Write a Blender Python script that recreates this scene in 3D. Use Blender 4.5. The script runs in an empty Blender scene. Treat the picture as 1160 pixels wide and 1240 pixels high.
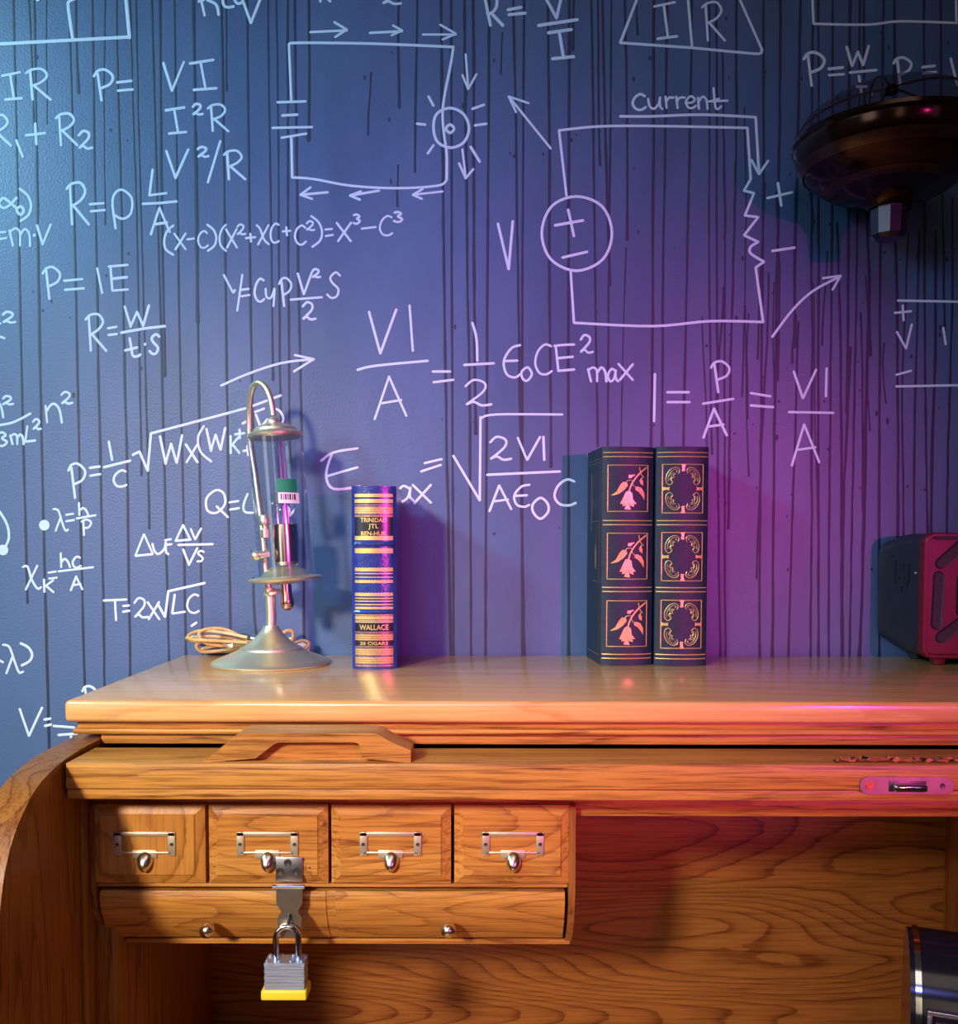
import bpy, bmesh, math, random
from mathutils import Vector, Matrix, Euler
from mathutils.geometry import tessellate_polygon

random.seed(7)
S = bpy.context.scene
C = S.collection
R = math.radians

# ------------------------------------------------------------------ camera
CAMZ = 1.3398
F = 1160.0; CX, CY = 585.0, 707.0
cd = bpy.data.cameras.new('camera'); cam = bpy.data.objects.new('camera', cd); C.objects.link(cam)
cd.sensor_fit = 'AUTO'; cd.sensor_width = 36.0; cd.lens = 36.0 * F / 1240.0
cd.shift_x = -(CX - 580.0) / 1240.0; cd.shift_y = (CY - 620.0) / 1240.0
cd.clip_start = 0.02
ROT = Matrix.Rotation(R(90 - 2.68), 4, 'X') @ Matrix.Rotation(R(0.12), 4, 'Z')
cam.matrix_world = Matrix.Translation((0, 0, CAMZ)) @ ROT
S.camera = cam
ROT3 = ROT.to_3x3()

def P(x, v, Y):
    """point of the place seen at photo pixel x, v on the vertical plane at depth Y"""
    d = ROT3 @ Vector(((x - CX) / F, -(v - CY) / F, -1.0))
    return Vector((0, 0, CAMZ)) + d * (Y / d.y)
def Z(v, Y, x=585): return P(x, v, Y).z
def X(x, Y, v=850): return P(x, v, Y).x

# ------------------------------------------------------------------ light
world = bpy.data.worlds.new('world'); S.world = world; world.use_nodes = True
wb = world.node_tree.nodes['Background']; wb.inputs[0].default_value = (0.30, 0.42, 0.75, 1); wb.inputs[1].default_value = 0.09

def area(name, loc, target, energy, color, size, spread=180, size_y=None):
    l = bpy.data.lights.new(name, 'AREA'); l.energy = energy; l.color = color; l.size = size
    if size_y: l.shape = 'RECTANGLE'; l.size_y = size_y
    l.spread = R(spread)
    o = bpy.data.objects.new(name, l); C.objects.link(o); o.location = loc
    o.rotation_euler = (Vector(target) - Vector(loc)).to_track_quat('-Z', 'Y').to_euler()
    return o
def spot(name, loc, target, energy, color, size, angle, blend, r=0.05):
    l = bpy.data.lights.new(name, 'SPOT'); l.energy = energy; l.color = color
    l.spot_size = R(angle); l.spot_blend = blend; l.shadow_soft_size = r
    o = bpy.data.objects.new(name, l); C.objects.link(o); o.location = loc
    o.rotation_euler = (Vector(target) - Vector(loc)).to_track_quat('-Z', 'Y').to_euler()
    return o
key = spot('key_lamp', (-1.25, -1.7, 2.30), (-0.29, 0.90, 1.01), 440, (1.0, 0.88, 0.72), 0, 28, 1.0, 0.16)
cool = spot('cool_lamp', (-1.5, 0.0, 2.35), (-0.46, 1.15, 1.50), 150, (0.34, 0.78, 1.0), 0, 54, 1.0, 0.12)
blue = spot('blue_lamp', (-0.45, -1.3, 2.5), (-0.04, 1.15, 1.46), 88, (0.24, 0.26, 1.0), 0, 34, 1.0, 0.30)
mag = spot('magenta_lamp', (1.10, -1.35, 1.50), (0.06, 1.15, 1.36), 180, (1.0, 0.06, 0.62), 0, 24, 1.0, 0.03)
amber = spot('amber_fill', (0.75, -0.9, 1.15), (0.42, 0.90, 0.96), 6, (1.0, 0.42, 0.06), 0, 28, 1.0, 0.05)  # added red-orange fill aimed at the right of the desk
room = area('ambient_fill', (0.1, -0.6, 2.62), (0.1, -0.6, 0), 4.0, (1.0, 0.88, 0.72), 1.0)  # added overhead area light for soft ambient, no actual fixture
refl = area('reflection_fill', (-2.0, -1.3, 1.7), (-0.2, 1.1, 1.3), 9, (0.92, 0.95, 1.0), 0.8, 180, 1.3)  # added soft area light for metals to reflect, no actual window
warm = area('warm_glint_strip', (-0.35, -2.3, 1.5), (-0.2, 1.1, 1.3), 2.5, (1.0, 0.82, 0.55), 0.35, 180, 1.3)  # added warm strip that puts bright streaks in the metals
rose = area('rose_glint_strip', (1.7, -1.6, 1.5), (0.3, 1.1, 1.3), 0.7, (0.8, 0.35, 0.9), 0.3, 180, 1.2)  # added rose strip, reflected as coloured streaks in metal and glass

S.view_settings.view_transform = 'Standard'; S.view_settings.look = 'None'
S.view_settings.gamma = 1; S.view_settings.use_curve_mapping = False
S.view_settings.exposure = 0.0

# ------------------------------------------------------------------ materials
def mat(name, col=(0.5, 0.5, 0.5), rough=0.5, metal=0.0, **kw):
    m = bpy.data.materials.new(name); m.use_nodes = True
    b = m.node_tree.nodes['Principled BSDF']
    b.inputs['Base Color'].default_value = (*col, 1); b.inputs['Roughness'].default_value = rough
    b.inputs['Metallic'].default_value = metal
    for k, v in kw.items():
        b.inputs[k.replace('_', ' ')].default_value = v
    return m
def mottled(name, c1, c2, scale, rough, metal=0.0, bump=0.0, bscale=200, detail=4, stretch=(1, 1, 1), **kw):
    m = mat(name, c1, rough, metal, **kw); t = m.node_tree; b = t.nodes['Principled BSDF']
    tc = t.nodes.new('ShaderNodeTexCoord'); mp = t.nodes.new('ShaderNodeMapping'); mp.inputs['Scale'].default_value = stretch
    t.links.new(tc.outputs['Object'], mp.inputs[0])
    n = t.nodes.new('ShaderNodeTexNoise'); n.inputs['Scale'].default_value = scale; n.inputs['Detail'].default_value = detail
    t.links.new(mp.outputs[0], n.inputs['Vector'])
    r = t.nodes.new('ShaderNodeValToRGB'); r.color_ramp.elements[0].color = (*c1, 1); r.color_ramp.elements[1].color = (*c2, 1)
    r.color_ramp.elements[0].position = 0.35; r.color_ramp.elements[1].position = 0.65
    t.links.new(n.outputs[0], r.inputs[0]); t.links.new(r.outputs[0], b.inputs['Base Color'])
    if bump:
        n2 = t.nodes.new('ShaderNodeTexNoise'); n2.inputs['Scale'].default_value = bscale
        t.links.new(mp.outputs[0], n2.inputs['Vector'])
        bp = t.nodes.new('ShaderNodeBump'); bp.inputs['Strength'].default_value = bump; bp.inputs['Distance'].default_value = 0.002
        t.links.new(n2.outputs[0], bp.inputs['Height']); t.links.new(bp.outputs[0], b.inputs['Normal'])
    return m

def wood(name, light, dark, axis='X', rings=24.0, lat=9.0, lon=1.1, rough=0.36, fine=1.0, twist=0.0, contrast=1.0, coat=0.0):
    """varnished oak: contour bands of stretched noise for the cathedral figure, plus fine pores"""
    m = mat(name, light, rough); t = m.node_tree; b = t.nodes['Principled BSDF']; N = t.nodes; L = t.links
    b.inputs['Specular IOR Level'].default_value = 0.24; b.inputs['Coat Weight'].default_value = coat; b.inputs['Coat Roughness'].default_value = 0.16
    tc = N.new('ShaderNodeTexCoord'); oi = N.new('ShaderNodeObjectInfo')
    off = N.new('ShaderNodeVectorMath'); off.operation = 'SCALE'; off.inputs[0].default_value = (3.1, 7.7, 5.3)
    L.new(oi.outputs['Random'], off.inputs['Scale'])
    ad = N.new('ShaderNodeVectorMath'); ad.operation = 'ADD'; L.new(tc.outputs['Object'], ad.inputs[0]); L.new(off.outputs[0], ad.inputs[1])
    def mapped(lo, la):
        mp = N.new('ShaderNodeMapping')
        sc = {'X': (lo, la, la), 'Y': (la, lo, la), 'Z': (la, la, lo)}[axis]
        mp.inputs['Scale'].default_value = sc; mp.inputs['Rotation'].default_value = (0, twist, 0)
        L.new(ad.outputs[0], mp.inputs[0]); return mp
    def math_(op, a, bb):
        q = N.new('ShaderNodeMath'); q.operation = op
        for i, s in enumerate((a, bb)):
            if s is None: continue
            if isinstance(s, (int, float)): q.inputs[i].default_value = s
            else: L.new(s, q.inputs[i])
        return q.outputs[0]
    n1 = N.new('ShaderNodeTexNoise'); n1.inputs['Scale'].default_value = 1.0; n1.inputs['Detail'].default_value = 1.2; n1.inputs['Roughness'].default_value = 0.35
    L.new(mapped(lon, lat).outputs[0], n1.inputs['Vector'])
    nw = N.new('ShaderNodeTexNoise'); nw.inputs['Scale'].default_value = 1.0; nw.inputs['Detail'].default_value = 2
    L.new(mapped(lon * 14, lat * 9).outputs[0], nw.inputs['Vector'])
    val = math_('ADD', math_('MULTIPLY', n1.outputs[0], rings), math_('MULTIPLY', nw.outputs[0], 0.45))
    fr = math_('FRACT', val, None)
    rp = N.new('ShaderNodeValToRGB'); e = rp.color_ramp.elements
    e[0].position = 0.0; e[0].color = (0.12, 0.12, 0.12, 1); e[1].position = 0.32; e[1].color = (0.0, 0.0, 0.0, 1)
    a = e.new(0.78); a.color = (0.35, 0.35, 0.35, 1); a2 = e.new(0.93); a2.color = (1, 1, 1, 1); a3 = e.new(0.985); a3.color = (0.8, 0.8, 0.8, 1); a4 = e.new(1.0); a4.color = (0.12, 0.12, 0.12, 1)
    L.new(fr, rp.inputs[0])
    n2 = N.new('ShaderNodeTexNoise'); n2.inputs['Scale'].default_value = 1.0; n2.inputs['Detail'].default_value = 3; n2.inputs['Roughness'].default_value = 0.65
    L.new(mapped(14, 420).outputs[0], n2.inputs['Vector'])
    fp = N.new('ShaderNodeMapRange'); fp.inputs[1].default_value = 0.44; fp.inputs[2].default_value = 0.66; L.new(n2.outputs[0], fp.inputs[0])
    n3 = N.new('ShaderNodeTexNoise'); n3.inputs['Scale'].default_value = 1.0; n3.inputs['Detail'].default_value = 2
    L.new(mapped(1.2, 7).outputs[0], n3.inputs['Vector'])
    tot = math_('ADD', math_('MULTIPLY', rp.outputs[0], 0.62 * contrast), math_('MULTIPLY', fp.outputs[0], 0.5 * fine))
    tot = math_('ADD', tot, math_('MULTIPLY', n3.outputs[0], 0.22))
    tot = math_('SUBTRACT', tot, 0.08)
    cr = N.new('ShaderNodeValToRGB'); ce = cr.color_ramp.elements
    ce[0].color = (*light, 1); ce[1].color = (*dark, 1); ce[0].position = 0.0; ce[1].position = 1.0
    L.new(tot, cr.inputs[0]); L.new(cr.outputs[0], b.inputs['Base Color'])
    bp = N.new('ShaderNodeBump'); bp.inputs['Strength'].default_value = 0.25; bp.inputs['Distance'].default_value = 0.0006; bp.invert = True
    L.new(tot, bp.inputs['Height']); L.new(bp.outputs[0], b.inputs['Normal'])
    return m

OL = (0.58, 0.245, 0.046); OD = (0.15, 0.038, 0.008)
M = {}
M['oak'] = wood('oak_along', OL, OD, 'X')
M['oak_top'] = wood('oak_top', (0.76, 0.38, 0.125), (0.46, 0.18, 0.045), 'X', rings=9, contrast=0.6, fine=0.6, rough=0.25, coat=0.6)
M['oak_rail'] = wood('oak_rail', OL, OD, 'X', rings=10, lat=22, lon=1.4, contrast=0.7, fine=1.2)
M['oak_drawer'] = wood('oak_drawer', OL, OD, 'X', rings=16, lat=16, lon=4.0, contrast=0.7)
M['oak_swirl'] = wood('oak_swirl', OL, OD, 'Z', rings=13, lat=13, lon=5.0, twist=0.55, contrast=0.8, fine=0.5)
M['oak_up'] = wood('oak_upright', (0.36, 0.14, 0.03), OD, 'Z', rings=14, lat=16, lon=1.2)
M['oak_panel'] = wood('oak_panel', (0.36, 0.125, 0.027), (0.13, 0.032, 0.008), 'X', rings=30, lat=9, lon=1.5, contrast=1.1, fine=0.9, rough=0.35)
M['oak_shade'] = wood('oak_shadowed_gap', (0.10, 0.035, 0.012), (0.03, 0.01, 0.004), 'X')  # oak darkened in its colour to stand in for shade inside gaps
M['nickel'] = mottled('antique_nickel', (0.74, 0.64, 0.46), (0.84, 0.74, 0.56), 30, 0.24, 1.0)
M['holder'] = mottled('label_holder_brass', (0.66, 0.54, 0.34), (0.76, 0.64, 0.44), 60, 0.42, 0.75)
M['lampmetal'] = mottled('lamp_metal', (0.78, 0.70, 0.44), (0.88, 0.80, 0.54), 12, 0.36, 0.86, bump=0.03, bscale=600)
M['steel'] = mottled('brushed_steel', (0.48, 0.58, 0.82), (0.62, 0.70, 0.90), 40, 0.36, 0.9, bump=0.2, bscale=90, stretch=(1, 1, 30))
M['chrome'] = mat('chrome', (0.75, 0.78, 0.85), 0.10, 1.0)
M['darkmetal'] = mat('dark_screw', (0.10, 0.09, 0.08), 0.4, 0.8)
M['plate'] = mottled('worn_plate', (0.42, 0.34, 0.26), (0.52, 0.42, 0.32), 60, 0.36, 1.0)
M['zinc'] = mottled('zinc_plate', (0.46, 0.46, 0.48), (0.56, 0.55, 0.56), 60, 0.32, 1.0)
M['yellow'] = mat('yellow_plastic', (0.85, 0.62, 0.03), 0.45)
M['black'] = mat('black_recess_shade', (0.008, 0.008, 0.01), 0.6)  # black colour put in for the shade inside holes, vents and groove
M['ink'] = mat('white_marker', (0.60, 0.66, 0.78), 0.5)
M['drip'] = mat('dark_paint_drip', (0.008, 0.014, 0.045), 0.5)
M['bookblue'] = mottled('royal_blue_leatherette', (0.014, 0.026, 0.16), (0.022, 0.040, 0.21), 60, 0.22, 0, bump=0.15, bscale=500)
M['booknavy'] = mottled('dark_blue_green_leather', (0.006, 0.016, 0.030), (0.010, 0.022, 0.038), 70, 0.42, 0, bump=0.2, bscale=700, Specular_IOR_Level=0.3)
M['gilt'] = mottled('gilt', (0.62, 0.43, 0.12), (0.72, 0.53, 0.17), 300, 0.36, 0.6)
M['giltdark'] = mottled('worn_gilt', (0.30, 0.15, 0.07), (0.48, 0.28, 0.14), 400, 0.34, 0.6)
M['label'] = mat('black_label', (0.012, 0.012, 0.022), 0.25)
M['pages'] = mat('gilded_page_edges', (0.55, 0.42, 0.22), 0.5)
M['cord'] = mottled('gold_cord', (0.55, 0.33, 0.10), (0.68, 0.44, 0.17), 90, 0.38)
M['green'] = mat('green_sticker', (0.0, 0.22, 0.10), 0.6)
M['paper'] = mat('white_paper', (0.80, 0.78, 0.80), 0.6)
M['card'] = mat('cream_tag', (0.78, 0.74, 0.62), 0.6)
M['radiored'] = mottled('red_enamel', (0.15, 0.004, 0.010), (0.19, 0.006, 0.014), 30, 0.42)
M['radiodark'] = mottled('dark_plastic', (0.018, 0.017, 0.026), (0.026, 0.022, 0.032), 80, 0.42)
M['mesh'] = mottled('black_mesh', (0.008, 0.006, 0.008), (0.05, 0.02, 0.03), 900, 0.6, detail=0)
M['bronze'] = mottled('dark_bronze', (0.035, 0.018, 0.014), (0.055, 0.028, 0.020), 25, 0.17, 0.9)
M['bronzeband'] = mottled('brown_bronze', (0.07, 0.034, 0.022), (0.10, 0.05, 0.03), 40, 0.3, 0.9)
M['machine'] = mat('black_enamel', (0.010, 0.011, 0.022), 0.16, 0.0)
M['floor'] = mottled('dark_floor', (0.05, 0.035, 0.025), (0.09, 0.06, 0.04), 6, 0.4)
M['trim'] = mat('dark_trim', (0.04, 0.05, 0.09), 0.4)

def clear_mat(name, tint, fres=1.45, base=0.04, rough=0.03):
    m = bpy.data.materials.new(name); m.use_nodes = True; t = m.node_tree; t.nodes.clear()
    o = t.nodes.new('ShaderNodeOutputMaterial'); mx = t.nodes.new('ShaderNodeMixShader')
    tr = t.nodes.new('ShaderNodeBsdfTransparent'); tr.inputs[0].default_value = (*tint, 1)
    gl = t.nodes.new('ShaderNodeBsdfGlossy'); gl.inputs['Roughness'].default_value = rough
    lw = t.nodes.new('ShaderNodeLayerWeight'); lw.inputs[0].default_value = 0.5
    fr = t.nodes.new('ShaderNodeMath'); fr.operation = 'POWER'; fr.inputs[1].default_value = 3.5; t.links.new(lw.outputs['Facing'], fr.inputs[0])
    fm = t.nodes.new('ShaderNodeMath'); fm.operation = 'MULTIPLY'; fm.inputs[1].default_value = fres; t.links.new(fr.outputs[0], fm.inputs[0]); fr = fm
    ad = t.nodes.new('ShaderNodeMath'); ad.operation = 'ADD'; ad.inputs[1].default_value = base; ad.use_clamp = True
    t.links.new(fr.outputs[0], ad.inputs[0]); t.links.new(ad.outputs[0], mx.inputs[0])
    t.links.new(tr.outputs[0], mx.inputs[1]); t.links.new(gl.outputs[0], mx.inputs[2]); t.links.new(mx.outputs[0], o.inputs[0])
    return m
M['glass'] = clear_mat('clear_glass', (0.94, 0.96, 0.99), 0.75, 0.05, 0.08)
M['smoked'] = clear_mat('smoked_glass', (0.80, 0.74, 0.74), 0.4, 0.015)
M['film'] = clear_mat('clear_film', (0.9, 0.88, 0.86), 0.5, 0.25, 0.15)

# wall paint: blue emulsion with a broad uneven brushed tone
def wall_paint():
    m = mat('indigo_wall_paint', (0.06, 0.1, 0.2), 0.42); t = m.node_tree; b = t.nodes['Principled BSDF']; N = t.nodes; L = t.links
    tc = N.new('ShaderNodeTexCoord')
    def noise(scale, st, det=3):
        mp = N.new('ShaderNodeMapping'); mp.inputs['Scale'].default_value = st; L.new(tc.outputs['Object'], mp.inputs[0])
        n = N.new('ShaderNodeTexNoise'); n.inputs['Scale'].default_value = scale; n.inputs['Detail'].default_value = det
        L.new(mp.outputs[0], n.inputs['Vector']); return n
    n1 = noise(3.0, (2.2, 1, 0.6), 2); n2 = noise(30, (1, 1, 0.35), 5)
    mx = N.new('ShaderNodeMath'); mx.operation = 'MULTIPLY_ADD'; mx.inputs[1].default_value = 0.3
    L.new(n2.outputs[0], mx.inputs[0]); L.new(n1.outputs[0], mx.inputs[2])
    r = N.new('ShaderNodeValToRGB'); e = r.color_ramp.elements
    e[0].position = 0.42; e[0].color = (0.036, 0.070, 0.155, 1); e[1].position = 0.78; e[1].color = (0.064, 0.110, 0.225, 1)
    L.new(mx.outputs[0], r.inputs[0]); L.new(r.outputs[0], b.inputs['Base Color'])
    n3 = noise(420, (1, 1, 1), 2)
    bp = N.new('ShaderNodeBump'); bp.inputs['Strength'].default_value = 0.22; bp.inputs['Distance'].default_value = 0.0012
    L.new(n3.outputs[0], bp.inputs['Height']); L.new(bp.outputs[0], b.inputs['Normal'])
    return m
M['wall'] = wall_paint()

# ------------------------------------------------------------------ mesh helpers (all in world coordinates)
def bm_box(bm, x0, x1, y0, y1, z0, z1, bevel=0.0, seg=2):
    r = bmesh.ops.create_cube(bm, size=1.0)
    vs = r['verts']
    bmesh.ops.scale(bm, vec=(x1 - x0, y1 - y0, z1 - z0), verts=vs)
    bmesh.ops.translate(bm, vec=((x0 + x1) / 2, (y0 + y1) / 2, (z0 + z1) / 2), verts=vs)
    if bevel:
        es = list({e for v in vs for e in v.link_edges})
        bmesh.ops.bevel(bm, geom=es, offset=bevel, segments=seg, affect='EDGES', profile=0.5)
def bm_prism(bm, pts, axis, a0, a1, tri=True):
    """extrude a closed 2-D outline: axis X -> pts are (y,z); axis Y -> (x,z); axis Z -> (x,y)"""
    def mk(p, a):
        return {'X': (a, p[0], p[1]), 'Y': (p[0], a, p[1]), 'Z': (p[0], p[1], a)}[axis]
    A = [bm.verts.new(mk(p, a0)) for p in pts]; B = [bm.verts.new(mk(p, a1)) for p in pts]
    n = len(pts)
    if tri:
        for t in tessellate_polygon([[Vector((p[0], p[1], 0)) for p in pts]]):
            bm.faces.new([A[i] for i in t]); bm.faces.new([B[i] for i in t[::-1]])
    else: bm.faces.new(A); bm.faces.new(B[::-1])
    for i in range(n): bm.faces.new((A[i], B[i], B[(i + 1) % n], A[(i + 1) % n]))
def bm_lathe(bm, prof, origin, ax=Vector((0, 0, 1)), n=32, cap=True):
    """prof: (radius, height along ax)"""
    ax = Vector(ax).normalized(); q = ax.to_track_quat('Z', 'Y'); o = Vector(origin); rings = []
    for (r, h) in prof:
        rings.append([bm.verts.new(o + q @ Vector((r * math.cos(2 * math.pi * k / n), r * math.sin(2 * math.pi * k / n), h))) for k in range(n)] if r > 1e-6
                     else [bm.verts.new(o + q @ Vector((0, 0, h)))])
    for a, b in zip(rings, rings[1:]):
        for k in range(n):
            if len(a) == 1 and len(b) == 1: continue
            if len(a) == 1: bm.faces.new((a[0], b[k], b[(k + 1) % n]))
            elif len(b) == 1: bm.faces.new((a[k], a[(k + 1) % n], b[0]))
            else: bm.faces.new((a[k], a[(k + 1) % n], b[(k + 1) % n], b[k]))
    if cap:
        for rg in (rings[0], rings[-1]):
            if len(rg) > 2: bm.faces.new(rg)
def bm_tube(bm, pts, rad, n=10, closed=False, sc=(1, 1)):
    pts = [Vector(p) for p in pts]; m = len(pts); rings = []
    up = None
    for i, p in enumerate(pts):
        if closed: tg = (pts[(i + 1) % m] - pts[i - 1])
        else: tg = pts[min(i + 1, m - 1)] - pts[max(i - 1, 0)]
        tg.normalize()
        if up is None:
            up = Vector((0, 0, 1)) if abs(tg.z) < 0.9 else Vector((0, 1, 0))
        s = tg.cross(up).normalized(); up = s.cross(tg).normalized()
        r = rad[i] if isinstance(rad, (list, tuple)) else rad
        rings.append([bm.verts.new(p + r * (sc[0] * math.cos(2 * math.pi * k / n) * s + sc[1] * math.sin(2 * math.pi * k / n) * up)) for k in range(n)])
    rg = list(zip(rings, rings[1:])) + ([(rings[-1], rings[0])] if closed else [])
    for a, b in rg:
        for k in range(n): bm.faces.new((a[k], a[(k + 1) % n], b[(k + 1) % n], b[k]))
    if not closed: bm.faces.new(rings[0]); bm.faces.new(rings[-1][::-1])
def bm_sphere(bm, c, r, sc=(1, 1, 1), u=16, v=10):
    g = bmesh.ops.create_uvsphere(bm, u_segments=u, v_segments=v, radius=r)
    bmesh.ops.scale(bm, vec=sc, verts=g['verts']); bmesh.ops.translate(bm, vec=c, verts=g['verts'])
def catmull(p, k=6, closed=False):
    out = []; n = len(p)
    rng = range(n if closed else n - 1)
    for i in rng:
        if closed: a, b, c, d = p[i - 1], p[i], p[(i + 1) % n], p[(i + 2) % n]
        else: a, b, c, d = p[max(i - 1, 0)], p[i], p[i + 1], p[min(i + 2, n - 1)]
        for j in range(k):
            t = j / k
            out.append(tuple(0.5 * ((2 * b[q]) + (-a[q] + c[q]) * t + (2 * a[q] - 5 * b[q] + 4 * c[q] - d[q]) * t * t + (-a[q] + 3 * b[q] - 3 * c[q] + d[q]) * t ** 3) for q in range(len(b))))
    if not closed: out.append(tuple(p[-1]))
    return out
def bm_ribbon(bm, pts, hw, mp, h=0.0006, caps=True):
    """raised painted line: 2-D path pts, half width hw, mp(u, v, height) -> 3-D"""
    pts = [Vector(p) for p in pts]
    q = [pts[0]]
    for p in pts[1:]:
        if (p - q[-1]).length > 1e-6: q.append(p)
    if len(q) < 2: q.append(q[0] + Vector((hw * 0.5, 0)))
    pts = q; n = len(pts); rows = []
    def row(p, nn, w): 
        return [bm.verts.new(mp(*(p + nn * w), h * 0.3)), bm.verts.new(mp(*p, h)), bm.verts.new(mp(*(p - nn * w), h * 0.3))]
    for i, p in enumerate(pts):
        d0 = (p - pts[i - 1]).normalized() if i > 0 else (pts[1] - p).normalized()
        d1 = (pts[i + 1] - p).normalized() if i < n - 1 else d0
        tg = (d0 + d1)
        tg = tg.normalized() if tg.length > 0.3 else d0
        nn = Vector((-tg.y, tg.x)); w = hw[i] if isinstance(hw, list) else hw
        if i == 0 and caps: rows.append(row(p - tg * w * 0.8, nn, w * 0.5))
        rows.append(row(p, nn, w))
        if i == n - 1 and caps: rows.append(row(p + tg * w * 0.8, nn, w * 0.5))
    for a, b in zip(rows, rows[1:]):
        for k in (0, 1): bm.faces.new((a[k], a[k + 1], b[k + 1], b[k]))
def bm_poly(bm, pts, mp, h=0.0006):
    vs = [bm.verts.new(mp(*p, h)) for p in pts]
    f = bm.faces.new(vs); bmesh.ops.triangulate(bm, faces=[f])

def obj(name, bm, m, parent=None, smooth=True, origin=None, angle=35):
    bmesh.ops.recalc_face_normals(bm, faces=bm.faces)
    if smooth:
        for f in bm.faces: f.smooth = True
        for e in bm.edges:
            if len(e.link_faces) == 2 and e.calc_face_angle(0) > R(angle): e.smooth = False
    po = WORLD.get(parent.name, Vector()) if parent else Vector()
    og = Vector(origin) if origin is not None else (po if parent else Vector())
    bmesh.ops.translate(bm, vec=-og, verts=bm.verts)
    me = bpy.data.meshes.new(name); bm.to_mesh(me); bm.free(); me.materials.append(m)
    o = bpy.data.objects.new(name, me); C.objects.link(o)
    if parent: o.parent = parent; o.location = og - po
    else: o.location = og
    WORLD[o.name] = og
    return o
WORLD = {}
def thing(name, label, cat, loc, group=None):
    o = bpy.data.objects.new(name, None); C.objects.link(o); o.location = loc; o.empty_display_size = 0.02
    o['label'] = label; o['category'] = cat
    if group: o['group'] = group
    WORLD[o.name] = Vector(loc); return o
def box(name, m, parent, x0, x1, y0, y1, z0, z1, bevel=0.0008, seg=2, origin=None):
    bm = bmesh.new(); bm_box(bm, min(x0, x1), max(x0, x1), y0, y1, min(z0, z1), max(z0, z1), bevel, seg)
    return obj(name, bm, m, parent, origin=origin)

# ------------------------------------------------------------------ setting
YW = 1.15
bm = bmesh.new(); bm_box(bm, -2.6, 2.9, YW, YW + 0.1, 0, 2.7)
wall = obj('wall_back', bm, M['wall']); wall['kind'] = 'structure'
bm = bmesh.new(); bm_box(bm, -2.6, 2.9, -2.6, YW + 0.1, -0.06, 0)
fl = obj('floor', bm, M['floor']); fl['kind'] = 'structure'
M['cream'] = mottled('plain_room_paint', (0.42, 0.37, 0.31), (0.48, 0.43, 0.36), 3, 0.7)
for nm, e in (('wall_left', (-2.7, -2.6, -2.7, YW + .1, 0, 2.7)), ('wall_right', (2.9, 3.0, -2.7, YW + .1, 0, 2.7)), ('wall_front', (-2.6, 2.9, -2.7, -2.6, 0, 2.7)), ('ceiling', (-2.7, 3.0, -2.7, YW + .1, 2.7, 2.8))):
    bm = bmesh.new(); bm_box(bm, *e); o = obj(nm, bm, M['cream']); o['kind'] = 'structure'
for (a, b) in ((-2.6, -0.42), (1.14, 2.9)):
    o = box('baseboard_back', M['trim'], None, a, b, YW - 0.014, YW, 0, 0.10, 0.002); o['kind'] = 'structure'

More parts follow.
